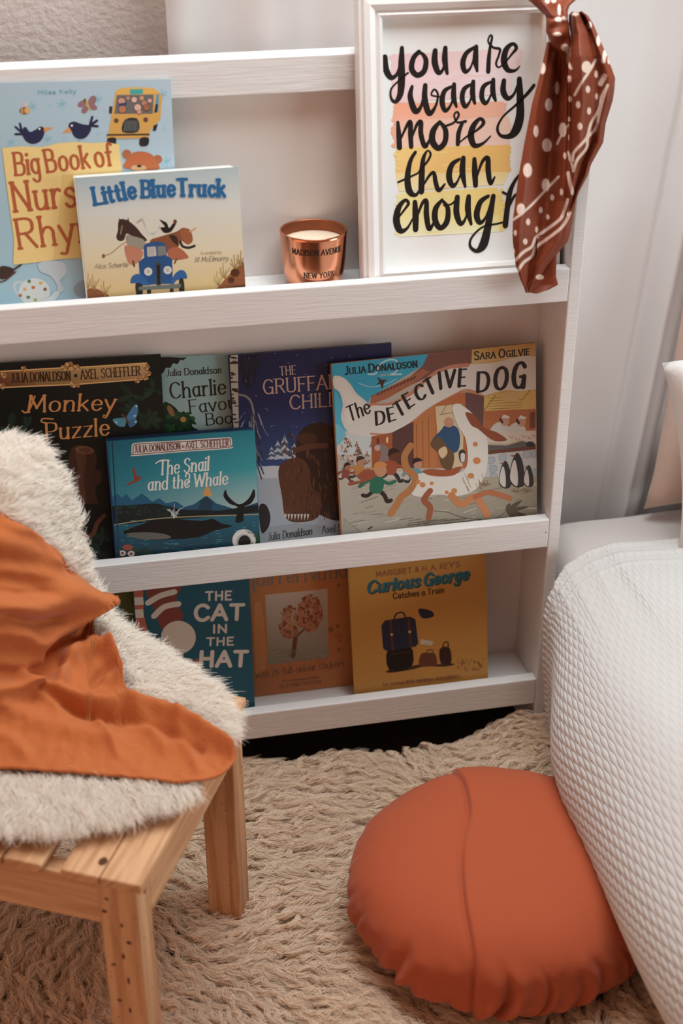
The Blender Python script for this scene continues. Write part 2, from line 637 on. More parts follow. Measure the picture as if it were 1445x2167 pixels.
# ------------------------------------------------------------------ fibres as hair curves
def fibres(name, roots, normals, flow, material, parent, strands=14, length=0.045, rise=0.035, amp=0.004, waves=2.0, spread=0.004,
           radius=0.00045, pts=10, frizz=0.001, tipc=0.35, label=None):
    n = len(roots)
    roots, normals, flow = map(lambda a: np.asarray(a, dtype=np.float64), (roots, normals, flow))
    flow = flow - normals * np.sum(flow * normals, axis=1, keepdims=True)
    flow /= np.linalg.norm(flow, axis=1, keepdims=True) + 1e-9
    side = np.cross(normals, flow)
    N = n * strands
    rep = lambda a: np.repeat(a, strands, axis=0)
    Ln = rep(length * RNG.uniform(0.7, 1.25, n)) * RNG.uniform(0.8, 1.1, N)
    Rn = rep(rise * RNG.uniform(0.7, 1.25, n)) * RNG.uniform(0.85, 1.1, N)
    ph = rep(RNG.uniform(0, 2 * PI, n)) + RNG.normal(0, 0.25, N)
    wv = rep(waves * RNG.uniform(0.75, 1.3, n))
    am = rep(amp * RNG.uniform(0.5, 1.3, n)) * RNG.uniform(0.8, 1.2, N)
    bend = rep(RNG.normal(0, 0.35, n))
    ang = RNG.uniform(0, 2 * PI, N)
    rad = spread * np.sqrt(RNG.uniform(0, 1, N))
    ox, oy = rad * np.cos(ang), rad * np.sin(ang)
    F, S, U, B = rep(flow), rep(side), rep(normals), rep(roots)
    P = np.empty((N, pts, 3), dtype=np.float32)
    fz = RNG.normal(0, frizz, (N, 3))
    for i in range(pts):
        s = i / (pts - 1)
        up = Rn * (1 - (1 - s) ** 2.2) * (1 - 0.35 * s * s)
        fw = Ln * (0.25 * s + 0.75 * s ** 1.7)
        lat = am * np.sin(ph + wv * 2 * PI * s) * min(1, s * 2.2) + bend * Ln * s * s * 0.5
        upw = 0.5 * am * np.cos(ph * 1.3 + wv * 2 * PI * s) * s
        sp = 1 - (1 - tipc) * s ** 0.8
        P[:, i, :] = B + U * (up + upw)[:, None] + F * (fw + oy * sp)[:, None] + S * (lat + ox * sp)[:, None] + fz * s
    cu = bpy.data.hair_curves.new(name)
    cu.add_curves([pts] * N)
    cu.points.foreach_set('position', P.reshape(-1))
    r = np.tile(radius * np.clip(1.15 - 0.9 * np.linspace(0, 1, pts) ** 1.5, 0.2, 1.1), N).astype(np.float32)
    at = cu.attributes.get('radius') or cu.attributes.new('radius', 'FLOAT', 'POINT')
    at.data.foreach_set('value', r)
    cu.materials.append(material)
    o = link(bpy.data.objects.new(name, cu), parent)
    o['kind'] = 'stuff'
    return o

# ================================================================== the setting
Z1, Z2, Z3 = 0.7549, 0.3911, 0.1196      # lip tops
LIPH = 0.0445
B1, B2, B3 = 0.737, 0.3737, 0.1023       # board tops
SD = 0.100                               # depth of the shelf to the back board
XL, XR = -1.16, 0.0


def struct(o):
    o['kind'] = 'structure'
    return o


o = struct(box('floor', -2.2, 1.6, -2.4, 0.6, -0.02, 0.0, M_FLOOR, bev=0))
# wall behind the shelf, with the window opening behind the curtain
WY = 0.20
wv, wf = [], []
for (x0, x1, z0, z1) in ((-2.2, -0.44, 0, 2.3), (-0.44, 0.75, 0, 0.38), (-0.44, 0.75, 2.05, 2.3), (0.75, 1.6, 0, 2.3)):
    v, f = box_data(x0, x1, WY, WY + 0.12, z0, z1)
    wf += [tuple(i + len(wv) for i in t) for t in f]
    wv += v
struct(mesh_obj('wall_back', wv, wf, M_WALL))
win = struct(empty('window_1', (0.155, WY + 0.06, 0.38)))
fv, ff = [], []
for (x0, x1, z0, z1) in ((-0.595, 0.595, 0, 0.05), (-0.595, 0.595, 1.62, 1.67), (-0.595, -0.545, 0.05, 1.62), (0.545, 0.595, 0.05, 1.62), (-0.02, 0.02, 0.05, 1.62)):
    v, f = box_data(x0, x1, -0.02, 0.02, z0, z1)
    ff += [tuple(i + len(fv) for i in t) for t in f]
    fv += v
mesh_obj('window_frame', fv, ff, M_FRAME, win)

# curtain: hangs behind the shelf, its hem tucked behind the mattress on the right
CU = []
nu, nv = 260, 40
for j in range(nv):
    z = 0.06 + (1.62 - 0.06) * j / (nv - 1)
    for i in range(nu):
        t = i / (nu - 1)
        x = -0.474 + t * 0.684
        sh = max(0.0, t - 0.35) / 0.65
        xx = x + sh * 0.10 * (z - 0.33)
        soft = 0.011 * math.sin(2 * PI * x / 0.105 + 0.6) * (1 - 0.93 * min(1, max(0, (x + 0.12) / 0.15)))
        big = 0.012 * math.sin(2 * PI * (x - 0.05) / 0.19)
        fold = 0.024 * math.exp(-((x - 0.166) / 0.011) ** 2) - 0.010 * math.exp(-((x - 0.146) / 0.007) ** 2)
        edge = 0.020 * math.exp(-((x - 0.209) / 0.010) ** 2)
        hang = 0.018 * max(0, (0.62 - z)) * sh
        crease = 0.004 * vnoise((x, 0, z), 7, 3.1) + 0.0025 * vnoise((x * 3, 0, z * 3 + x * 5), 6, 1.7) * sh
        CU.append((xx, 0.150 + soft + big * sh - fold * sh + edge * sh + hang + crease, z))
    # added length folds back behind the pillows, covers the bright lamp outside
    for i in range(40):
        t = (i + 1) / 40
        CU.append((xx + 0.006 * math.sin(min(1, t * 4) * PI) + 0.42 * max(0, t - 0.1), 0.180 + 0.008 * math.sin(t * 21), z))
o = mesh_obj('curtain', CU, grid_faces(nu + 40, nv), M_CURTAIN, smooth=True)
tag(o, 'sheer white curtain hanging in soft folds behind the white bookshelf', 'curtain')

# ================================================================== the bookshelf
shelf = empty('bookshelf', (XR, 0, 0))
tag(shelf, 'white painted wooden front-facing bookshelf with three ledges of picture books', 'bookshelf')


def sbox(name, x0, x1, y0, y1, z0, z1, m=M_PAINT, bev=0.0015):
    return box(name, x0 - XR, x1 - XR, y0, y1, z0, z1, m, shelf, bev)


RAILT = 1.009
sbox('side_panel', 0.0002, 0.0162, 0.0, 0.115, 0.0, RAILT - 0.004)
sbox('side_panel', XL - 0.016, XL - 0.0002, 0.0, 0.115, 0.0, RAILT - 0.004)
for zt in (B1, B2, B3):
    sbox('shelf_board', XL, XR, 0.018, SD, zt - 0.018, zt, bev=0.0008)
for zt in (Z1, Z2, Z3):
    sbox('front_lip', XL, XR, 0.0, 0.0178, zt - LIPH, zt)
sbox('back_board', XL, XR, SD, 0.112, B3 - 0.018, RAILT - 0.012, M_BACK, 0)
sbox('top_rail', XL, XR, 0.079, 0.115, 0.969, RAILT + 0.003)
for (x, z) in ((-0.004, Z2 - 0.02),):
    v, f = [], []
    for i in range(8):
        v.append((x + 0.0009 * math.cos(i * PI / 4), -0.0004, z + 0.0009 * math.sin(i * PI / 4)))
    mesh_obj('nail_head', v, [tuple(range(8))], M_KNOT, shelf)

# ================================================================== books
POSE = {
    'nursery': (-0.7269, 0.0426, 0.7380, -0.0019, 0.1201, 0.0225, 0.2419, 0.2630),
    'truck': (-0.5975, 0.0216, 0.7390, 0.0038, 0.1200, -0.0081, 0.1904, 0.1560),
    'monkey': (-0.7326, 0.0464, 0.3755, 0.0058, 0.1301, 0.0295, 0.2126, 0.2800),
    'charlie': (-0.5309, 0.0606, 0.3738, -0.0168, 0.1201, 0.0325, 0.2297, 0.2675),
    'gruffalo': (-0.4244, 0.0458, 0.3739, -0.0152, 0.1301, -0.0013, 0.2140, 0.2676),
    'snail': (-0.5921, 0.0224, 0.3760, 0.0031, 0.1700, 0.0105, 0.1920, 0.1722),
    'dog': (-0.2874, 0.0221, 0.3743, -0.0002, 0.1700, -0.0217, 0.2777, 0.2515),
    'moo': (-0.7140, 0.0475, 0.1035, 0.0051, 0.1401, 0.0100, 0.1520, 0.2000),
    'cat': (-0.5762, 0.0216, 0.1045, 0.0059, 0.1600, 0.0159, 0.1601, 0.2360),
    'squirrel': (-0.4095, 0.0619, 0.1030, 0.0004, 0.1300, -0.0009, 0.1466, 0.2050),
    'george': (-0.2674, 0.0223, 0.1030, 0.0030, 0.1700, -0.0155, 0.2008, 0.2100),
    'frame': (-0.2311, 0.0350, 0.7589, -0.0035, 0.1402, 0.0021, 0.1958, 0.2949),
}


def pose_m(key):
    x, y, z, yaw, lean, roll, w, h = POSE[key]
    M = Matrix.Rotation(yaw, 4, 'Z') @ Matrix.Rotation(-lean, 4, 'X') @ Matrix.Rotation(roll, 4, 'Y')
    M.translation = (x, y, z)
    return M, w, h


def plane_map(key):
    M, w, h = pose_m(key)
    p0 = np.array(M.translation)
    R = np.array(M.to_3x3())
    n = R[:, 1]

    def f(x, y):
        d = on_plane(x, y, p0, n) - p0
        return (float(d @ R[:, 0]), float(d @ R[:, 2]))
    return f


def rrect(x0, x1, z0, z1, r, corners=(1, 1, 1, 1), n=5):
    """outline, counter-clockwise from bottom-left; corners BL BR TR TL"""
    out = []
    for (cx, cz, a0, on) in ((x0, z0, PI, corners[0]), (x1, z0, 1.5 * PI, corners[1]), (x1, z1, 0, corners[2]), (x0, z1, 0.5 * PI, corners[3])):
        if on and r > 0:
            sx = 1 if cx == x0 else -1
            sz = 1 if cz == z0 else -1
            for i in range(n + 1):
                a = a0 + 0.5 * PI * i / n
                out.append((cx + sx * r + r * math.cos(a), cz + sz * r + r * math.sin(a)))
        else:
            out.append((cx, cz))
    return out


def slab(outline, y0, y1):
    n = len(outline)
    v = [(a, y0, b) for a, b in outline] + [(a, y1, b) for a, b in outline]
    f = [tuple(range(n)), tuple(range(2 * n - 1, n - 1, -1))]
    f += [((i + 1) % n, i, i + n, (i + 1) % n + n) for i in range(n)]
    return v, f


def book(key, name, label, base, art, thick, board=0.0022, inset=0.003, group=None, rounded=0.0, corners=(0, 1, 1, 0), back=None, page_edge=None, rough=None):
    """base: cover ink; the print faces -Y. Thing > front_cover, page_block, back_cover, spine"""
    M, w, h = pose_m(key)
    root = empty(name)
    root.matrix_world = M
    tag(root, label, 'book', group)
    ol = rrect(0, w, 0, h, rounded, corners)
    v, f = slab(ol, 0.0, board)
    join_art('front_cover', v, f, art.ink(base), art, rough or M_INK, root)
    ol2 = rrect(0.0005, w - inset, inset * 0.6, h - inset, rounded, corners)
    v, f = slab(ol2, board + 0.0002, thick - board - 0.0002)
    mesh_obj('page_block', v, f, page_edge or M_PAGES, root)
    v, f = slab(ol, thick - board, thick)
    mesh_obj('back_cover', v, f, M_INK, root, colors=[art.ink(back or base)] * len(v))
    v, f = box_data(-0.0016, 0.0, 0.0002, thick - 0.0002, 0.0, h)
    mesh_obj('spine', v, f, M_INK, root, colors=[art.ink(back or base)] * len(v))
    return root


def art_for(key, gain=2.0):
    M, w, h = pose_m(key)
    return Art(plane_map(key), w, h, gain * 0.74)


ORANGE_T = '9c4a24'
# ---------------------------------------------------------------- nursery rhymes
A = art_for('nursery', 2.0)
A.view(0, 0, 1)
A.grad([(-110, 150), (400, 150), (400, 680), (-110, 680)], ['8f9fa5', '99a4ac', '93a9b4', '7fa0aa'], 6)
A.view(0, 150, 3.803)
for (x, y, r) in ((500, 270, 36), (260, 290, 34), (790, 235, 34), (1310, 190, 34), (1340, 730, 34), (380, 550, 34), (90, 580, 30)):
    for k in range(6):
        a = k * PI / 3 + 0.4
        A.rib([(x + 8 * math.cos(a), y + 8 * math.sin(a)), (x + r * math.cos(a), y + r * math.sin(a))], 7, '6f99a8', False)
        A.disc(x + r * math.cos(a), y + r * math.sin(a), 7, 9, '7aa3b0', 8)
for (x, y) in ((400, 285), (520, 545), (790, 513), (1322, 470)):
    A.rib([(x + 14 * math.cos(a), y + 16 * math.sin(a)) for a in [i * PI / 5 for i in range(11)]], 5, '8296ac')
A.text('Miles Kelly', '305,190 612,180', 32, '53848c', 0.2, 0.1, gap=0.2)
# bee and butterfly
A.disc(185, 275, 13, 26, 'a99a98', rot=-0.3); A.disc(210, 270, 12, 24, 'b0a3a0', rot=0.3)
A.disc(200, 320, 44, 30, '7a4a30'); A.disc(220, 318, 24, 26, 'b98f50'); A.disc(178, 322, 10, 26, 'a87b48')
for (dx, dy, rx, ry, ro) in ((-38, -5, 42, 26, -0.5), (42, -30, 30, 44, 0.5), (-18, 42, 24, 34, 0.6), (50, 22, 34, 22, 0.3)):
    A.disc(700 + dx, 270 + dy, rx, ry, '80595a', rot=ro)
A.rib('685,225;702,262;722,312', 15, 'b08a3e'); A.disc(682, 236, 10, 12, '54402e')
# two black birds
for P, be, tl in (([(205, 450), (240, 490), (290, 470), (320, 448), (352, 458), (360, 495), (330, 560), (270, 588), (215, 570), (180, 520), (175, 480)], [(352, 455), (432, 455), (355, 495)], [(180, 505, 160, 425), (180, 500, 125, 452), (178, 510, 125, 510)]),
                  ([(560, 420), (600, 408), (660, 428), (725, 440), (730, 480), (690, 535), (640, 548), (595, 525), (570, 470), (552, 450)], [(556, 452), (500, 500), (578, 492)], [(722, 440, 742, 372), (722, 440, 780, 400), (722, 440, 785, 445)])):
    for (a, b, c, d) in tl:
        A.rib([(a, b), (c, d)], 20, '23243c', False)
    A.poly(P, '24263f', True)
    A.poly(be, 'bd7a3a')
A.disc(318, 466, 9, 9, 'c9c2bb', 10); A.disc(578, 440, 9, 9, 'c9c2bb', 10)
A.rib([(640, 545), (625, 580), (662, 578)], 4, '6b6a70', False)
# yellow bus with a crowd inside
A.poly('930,165 960,140 1100,130 1240,140 1285,175 1305,215 1290,390 1215,470 1195,520 870,515', 'b98638')
A.poly('930,165 960,140 1100,130 1240,140 1285,175 1250,185 940,190', 'c3903d')
A.poly('1045,148 1150,145 1150,186 1045,190', '2f8a84')
A.poly('940,195 1235,190 1228,345 920,345', '5d5654')
for (x, y, r, c) in ((978, 240, 32, 'b27a62'), (985, 305, 34, 'a0623f'), (1080, 228, 26, 'c09384'), (1030, 215, 18, 'a1735c'), (1140, 215, 22, 'b07c58'), (1205, 235, 20, 'b98b78'), (1160, 255, 26, 'a46a48'), (1108, 290, 32, 'c2917b'), (1180, 290, 30, '8e5237'), (1120, 325, 22, 'b97a63')):
    A.disc(x, y + 6, r, r, '332a2a', 12); A.disc(x, y + 4, r * 0.88, r * 0.86, c, 12)
A.poly('955,262 1018,255 1020,275 955,280', '2d3358')
A.poly('1260,185 1278,190 1275,330 1245,330', '3f7f9a')
A.poly('1252,265 1272,270 1262,335 1240,335', '2b2a2c')
A.disc(935, 400, 20, 20, '5c3a2c', 14); A.disc(1172, 393, 20, 20, '5c3a2c', 14)
A.poly('1005,392 1105,385 1112,488 985,490', '2b2b2d', True, 3)
for i in range(8):
    A.rib([(1008 + i * 13, 400), (1000 + i * 15, 482)], 3, '7f7d78', False)
A.poly('862,508 1198,505 1198,540 862,545', 'b98638')
A.rib([(865, 515), (1197, 512)], 14, '3a2d24', False)
A.poly('868,542 932,540 925,600 872,600', '262424', True, 3)
A.poly('1130,540 1195,538 1188,598 1126,600', '262424', True, 3)
A.poly('1235,440 1270,425 1255,480 1228,485', '262424')
A.poly('880,285 905,285 898,345 876,340', '2b2a2c')
# torn yellow panel
A.view(0, 130, 2.676)
A.poly('12,490 120,480 240,485 330,462 420,455 520,462 610,458 675,470 690,640 470,660 470,1110 330,1120 180,1140 75,1150 80,1010 55,830 30,640', 'cdac68')
A.poly('350,640 480,640 480,1110 300,1120 330,900', 'c4a25d')  # darker strip: cast shadow of the small front book, painted in
A.text('Big Book of', '85,645 640,585', 125, ORANGE_T, 0.14, 0.25, 0.03, jitter=0.06, gap=0.16, space=0.22)
A.text('Nursery', '80,850 690,790', 165, ORANGE_T, 0.125, 0.25, 0.04, gap=0.16)
A.text('Rhymes', '105,1060 780,985', 168, ORANGE_T, 0.12, 0.25, 0.04, gap=0.16)
# bear's round head, teapot with steam
A.disc(718, 525, 26, 26, '9a5530', 14); A.disc(892, 555, 26, 26, '9a5530', 14)
A.poly('708,605 715,560 750,520 800,510 855,525 890,570 888,612', 'a5562c', True)
A.disc(785, 603, 45, 18, 'b98c5c', 14); A.disc(788, 592, 14, 8, '2b2323', 10)
A.poly('215,1150 250,1130 330,1130 370,1150 375,1200 340,1240 360,1290 330,1310 320,1260 280,1210 230,1190', 'a3a9ac', True)
A.rib('140,1260;100,1248;80,1270;95,1310;135,1320', 13, 'a7aaab')
A.disc(195, 1305, 88, 78, 'b5b3ae', 24)
A.rib('245,1365;290,1345;320,1315', 34, 'aeb0b0')
for (x, y, c) in ((165, 1245, '4c6a3c'), (230, 1255, 'b98f50'), (188, 1280, 'a8562c'), (140, 1290, 'b98f50'), (255, 1290, '7a4a3a'), (160, 1335, '4c6a3c'), (200, 1350, '8b8b4c'), (115, 1325, 'a8562c')):
    A.disc(x, y, 11, 10, c, 10)
A.poly('415,1290 450,1245 490,1250 490,1330 440,1330', '7f888a', True)
A.poly('0,1165 40,1160 80,1180 60,1220 0,1230', '3c2a25', True); A.rib([(60, 1190), (120, 1150)], 10, '3c2a25', False)
A.rib([(0, 1250), (30, 1240), (90, 1190)], 8, '54382c', False)
book('nursery', 'picture_book', 'pale blue nursery rhyme book with yellow bus and black birds, top ledge', '93a2a9', A, 0.010, back='557f86', group=None)

# ---------------------------------------------------------------- small board book with a truck
A = art_for('truck', 1.9)
A.view(150, 340, 3.803)
A.grad([(20, 90), (1370, 10), (1400, 330), (60, 430)], ['8d9da0', '98a3a3', 'bdb5ab', 'b9b2a9'], 6)
A.grad([(60, 429), (1400, 329), (1410, 700), (90, 760)], ['b9b2a9', 'bdb5ab', 'c4b193', 'c2ae8e'], 6)
A.grad([(90, 759), (1410, 699), (1420, 1080), (120, 1170)], ['c2ae8e', 'c4b193', 'b8954d', 'b79150'], 6)
A.poly('120,1125 400,1095 800,1080 1400,1035 1400,1090 120,1170', '5e4a34')
for c, wgt in (('a9b0b0', 0.32), ('1f5680', 0.25)):
    random.seed(3)
    A.text('Little', '190,355 525,295', 135, c, wgt, 0.25, 0.05, gap=0.2, jitter=0.05)
    A.text('Blue', '570,295 835,280', 130, c, wgt, 0.25, 0.05, gap=0.2, jitter=0.05)
    A.text('Truck', '862,280 1235,285', 130, c, wgt, 0.25, 0.05, gap=0.18, jitter=0.05)
# farm animals as simple silhouettes riding behind
A.poly('380,500 400,470 455,480 520,530 570,590 612,640 560,650 480,600 445,590 425,640 385,645 365,615 378,560', '3a2620', True)
A.poly('382,498 388,458 402,488', '3a2620'); A.poly('448,488 462,455 470,495', '3a2620')
A.rib([(412, 525), (400, 590)], 9, '8d6a55')
A.rib('530,500;570,470;590,510;610,570;650,590;690,570;715,530', 12, '9b938c')
A.poly('590,520 615,565 660,595 705,545 700,580 650,605 600,580', 'b5aea5', True); A.poly('535,500 572,470 560,490', '9a5538')
A.poly('712,475 770,500 790,540 825,500 850,490 835,530 800,575 750,580 720,540 755,530', '231c1c', True); A.disc(838, 490, 16, 18, '6e2f25', 10)
A.poly('640,640 720,610 850,570 900,540 960,560 980,640 940,675 880,640 860,700 760,740 650,700', '7a4226', True)
A.poly('875,570 925,545 965,580 978,640 945,672 905,640', '8c4c2a', True)
A.rib([(955, 570), (980, 560), (1002, 542)], 12, 'b08050')
A.rib('880,650;900,690;950,700;995,685', 20, '2a2322')
A.poly('790,600 850,610 860,680 820,650', '33221c', True)
A.poly('445,600 510,610 590,640 590,710 500,720 450,670', '857a6a', True)
A.poly('430,690 500,690 580,730 560,800 500,840 455,810', 'a8694c', True)
A.poly('790,710 870,700 945,770 920,790 830,800 780,770', '9c5436', True)
A.rib('450,650;390,690;330,740;275,765', 9, 'a07650'); A.disc(262, 768, 14, 18, '7a4a30', 10)
A.rib([(500, 810), (510, 850)], 16, '5c3526', False); A.rib([(850, 790), (835, 825)], 12, '5c3526', False)
# plain blue truck, front view
A.poly('585,690 605,665 690,648 750,660 770,690 772,790 590,800', '27466e')
A.poly('612,695 682,690 690,765 615,775', 'a59a90'); A.poly('695,690 760,685 768,758 702,768', '6e6a66')
for x in (630, 645, 660):
    A.rib([(x, 705), (x, 760)], 4, '7d736b', False)
A.poly('545,815 600,770 680,775 770,765 815,790 820,990 560,1000', '1e4470')
A.poly('480,985 490,935 530,912 580,925 620,985 640,1000 560,1005 520,985', '24507f', True)
A.poly('800,1000 830,920 880,880 920,895 935,945 900,950 850,965 820,1000', '24507f', True)
A.poly('680,830 700,805 722,830 724,1000 690,1005', '3a3b38'); A.poly('688,840 718,838 718,995 695,998', '201d1c')
A.disc(622, 892, 33, 33, 'b8aca2', 20); A.disc(778, 880, 33, 33, 'b8aca2', 20)
A.disc(622, 892, 15, 15, '9a9086', 14); A.disc(778, 880, 15, 15, '9a9086', 14)
A.poly('520,990 575,1000 572,1090 532,1095', '26211e', True, 3); A.poly('870,960 905,955 912,1060 875,1070', '26211e', True, 3)
A.poly('610,1035 645,1030 645,1085 615,1088', '26211e'); A.poly('795,1025 825,1020 828,1068 800,1072', '26211e')
A.poly('545,1015 885,990 888,1012 870,1025 560,1042 545,1035', '5a5e58')
# grassy banks
A.poly('118,1060 140,1030 200,1030 250,1050 310,1090 320,1130 130,1150', '7b4422', True)
A.poly('1150,1060 1200,1000 1280,910 1340,860 1390,820 1400,1060 1200,1075', '7f4724', True)
A.poly('1200,1040 1300,1010 1400,1000 1400,1070 1180,1075', '5a3018')
for (x, y, n) in ((140, 1030, 4), (190, 1040, 5), (280, 1090, 5), (1190, 1010, 5), (1240, 950, 5), (1330, 880, 5), (1370, 850, 4)):
    for k in range(n):
        a = -PI / 2 + (k - n / 2) * 0.28
        L = 70 + 25 * ((k * 7) % 3)
        A.rib([(x, y), (x + L * 0.6 * math.cos(a) - 4, y + L * 0.6 * math.sin(a)), (x + L * math.cos(a), y + L * math.sin(a))], 5, '8a6a35')
        A.disc(x + L * math.cos(a), y + L * math.sin(a), 7, 7, 'b58a55', 7)
for (x, y, r) in ((1320, 900, 36), (1290, 960, 26)):
    A.disc(x, y, r, r * 0.9, '4a2616', 10)
A.text('Alice Schertle', '190,872 460,852', 40, '5b4632', 0.09, 0.3, 0, 0.2, gap=0.12)
A.text('Illustrated by', '1045,757 1212,745', 22, '93713c', 0.12, 0.3, gap=0.12)
A.text('Jill McElmurry', '985,818 1265,800', 40, '4d3c2c', 0.09, 0.3, 0, 0.2, gap=0.12)
book('truck', 'board_book', 'small cream board book titled in blue, before the pale blue book', 'b9ab92', A, 0.017, board=0.0025, inset=0.0008, rounded=0.010, back='c8c0b6', page_edge=mat('white_board_pages', (0.78, 0.75, 0.71), 0.6, 0.2))

# ---------------------------------------------------------------- dark green jungle book
A = art_for('monkey', 2.4)
A.view(0, 720, 2.58)
A.grad([(-60, 110), (890, 60), (940, 1200), (20, 1260)], ['0f1513', '131a15', '0d0f0d', '0b0e0c'], 4)
random.seed(11)
for (x, y, r, n) in ((760, 400, 110, 7), (720, 300, 90, 5), (840, 270, 80, 5), (60, 480, 110, 6), (150, 470, 80, 4), (480, 1120, 90, 8), (820, 430, 80, 5), (20, 620, 90, 5), (560, 1060, 60, 6)):
    for k in range(n):
        a = random.uniform(0, 2 * PI)
        ca, sa = math.cos(a), math.sin(a)
        L, W = r * random.uniform(0.7, 1.1), r * 0.2
        pts = [(x, y), (x + L * 0.5 * ca - W * sa, y + L * 0.5 * sa + W * ca), (x + L * ca, y + L * sa), (x + L * 0.5 * ca + W * sa, y + L * 0.5 * sa - W * ca)]
        A.poly(pts, random.choice(['16241a', '1a2a1e', '141f18', '1e3022']), True, 4)
        A.rib([(x, y), (x + L * 0.9 * ca, y + L * 0.9 * sa)], 3, '24382a', False)
A.poly('0,170 340,150 420,150 800,124 808,210 420,240 0,258', '8a6436')
A.grad([(180, 160), (790, 126), (795, 205), (190, 244)], ['8b6a3c', 'b08a58', '98714a', '7c5a30'], 8)
A.grad([(0, 172), (190, 160), (195, 244), (0, 255)], ['6b3a22', '9a6a38', '6e4a2a', '5a3018'], 5)
for P in ('0,170;340,150;420,148;800,124', '0,258;420,240;808,210'):
    A.rib(P, 7, 'c79a5c', False)
for (x, y, r) in ((380, 140, 26), (420, 148, 18), (350, 150, 18), (400, 240, 20), (425, 246, 12), (800, 145, 18), (810, 180, 16), (750, 218, 16), (790, 205, 14), (130, 155, 16), (12, 250, 18), (20, 190, 18)):
    for k in range(5):
        a = k * 1.2566
        A.disc(x + r * 0.6 * math.cos(a), y + r * 0.6 * math.sin(a), r * 0.5, r * 0.42, 'b98a52' if k % 2 else '8a5f33', 8)
A.text('JULIA DONALDSON', '60,230 385,217', 52, '2c1c12', 0.11, 0.3, 0.03, gap=0.14)
A.text('AXEL SCHEFFLER', '442,212 765,190', 52, '2c1c12', 0.11, 0.3, 0.03, gap=0.14)
A.disc(413, 193, 10, 10, '2c1c12', 10)
c = 'bd7a3c'
A.text('Monkey', '150,392 625,378', 95, c, 0.14, 0.6, 0.05, 0.12, gap=0.16)
A.rib('190,305;165,370;140,395;122,385', 9, c); A.rib('590,395;580,420;562,418', 8, c)
A.text('Puzzle', '250,545 595,515', 98, c, 0.14, 0.6, 0.04, 0.06, gap=0.16)
A.rib('250,450;226,445;235,428;290,430', 8, c)
A.poly('690,425 720,370 745,348 752,385 745,420 720,445', '3a6f9a', True); A.poly('685,428 640,425 615,435 640,465 680,470', '3f7d8f', True)
A.poly('700,440 745,432 745,455 710,475', '335e80', True); A.rib([(665, 405), (690, 430), (700, 450)], 10, '5a3a2c')
for (x, y) in ((745, 360), (735, 412), (635, 448), (740, 445)):
    A.disc(x, y, 6, 6, 'a9b9bb', 8)
# plain mossy tree stump in place of the drawn animal
A.poly('385,905 400,760 375,690 385,600 430,572 495,585 530,640 520,700 552,720 550,780 520,800 535,880 560,905', '3d2318', True)
A.poly('400,880 425,700 410,620 445,590 470,640 455,760 470,890', '4f2e20', True)
A.disc(462, 600, 52, 22, '6b4530', 18, 0.1); A.disc(462, 600, 34, 13, '57341f', 16, 0.1)
A.poly('370,905 580,885 600,915 380,935', '1d1512')
A.rib('425,985;415,1040;450,1070;505,1060;530,1000;570,955', 24, '5b3120')
book('monkey', 'picture_book', 'very dark green paperback with golden banner and orange lettering, left end of middle ledge', '121714', A, 0.0045, board=0.0008, inset=0.0006, back='1a201c')

# ---------------------------------------------------------------- pale green book behind
A = art_for('charlie', 2.1)
A.view(0, 720, 2.58)
A.grad([(830, 90), (1300, 70), (1310, 520), (840, 560)], ['7a9494', '6f8f90', '8a9f9d', '8fa3a0'], 5)
A.view(0, 720, 2.58)
A.poly('870,90 1000,95 1020,92 1000,110 985,105 970,130 945,125 930,150 905,150 890,180 870,178', '201f1b')
A.text('Julia Donaldson', '908,196 1208,178', 38, '22231f', 0.13, 0.35, 0.03, gap=0.13)
A.text("Charlie Cook's", '930,318 1560,262', 88, '22231f', 0.13, 0.5, 0.05, gap=0.15)
A.text('Favourite', '1035,400 1440,352', 76, '22231f', 0.12, 0.5, 0.05, gap=0.15)
A.text('Book', '1125,464 1312,446', 66, '22231f', 0.12, 0.4, 0.04, gap=0.12)
random.seed(5)
A.poly('890,350 925,345 960,370 985,400 1020,395 1045,430 1050,470 1080,500 890,520', '18301f', True)
for k in range(26):
    x, y = random.uniform(895, 1060), random.uniform(385, 500)
    A.disc(x, y, random.uniform(12, 24), random.uniform(8, 14), random.choice(['1f3f28', '244a2e', '173020']), 8, random.uniform(0, 3))
A.disc(932, 385, 15, 34, '8a5a34', 12, -0.5); A.disc(1000, 432, 16, 16, 'a87a34', 12)
book('charlie', 'picture_book', 'pale grey-green paperback mostly hidden behind the dark green and blue books', '86a09f', A, 0.0045, board=0.0008, inset=0.0006)

# ---------------------------------------------------------------- night-blue winter book
A = art_for('gruffalo', 2.3)
A.view(480, 700, 2.064)
A.grad([(-20, 90), (720, 40), (720, 300), (0, 340)], ['1b1a33', '1d1c38', '1f2247', '1c2040'], 5)
A.grad([(-20, 339), (720, 299), (720, 560), (0, 600)], ['1c2040', '1f2247', '30406a', '26365a'], 5)
A.poly('0,615 150,590 260,600 400,610 720,580 720,1000 0,1010', '84868c')
A.poly('140,600 230,590 330,620 250,640 150,640', '9b9a9d', True)
A.poly('150,860 300,840 500,860 500,960 150,960', '7b7a7d')
random.seed(2)
for k in range(60):
    A.disc(random.uniform(60, 700), random.uniform(90, 460), 1.8, 1.8, 'a8a3b0', 6)
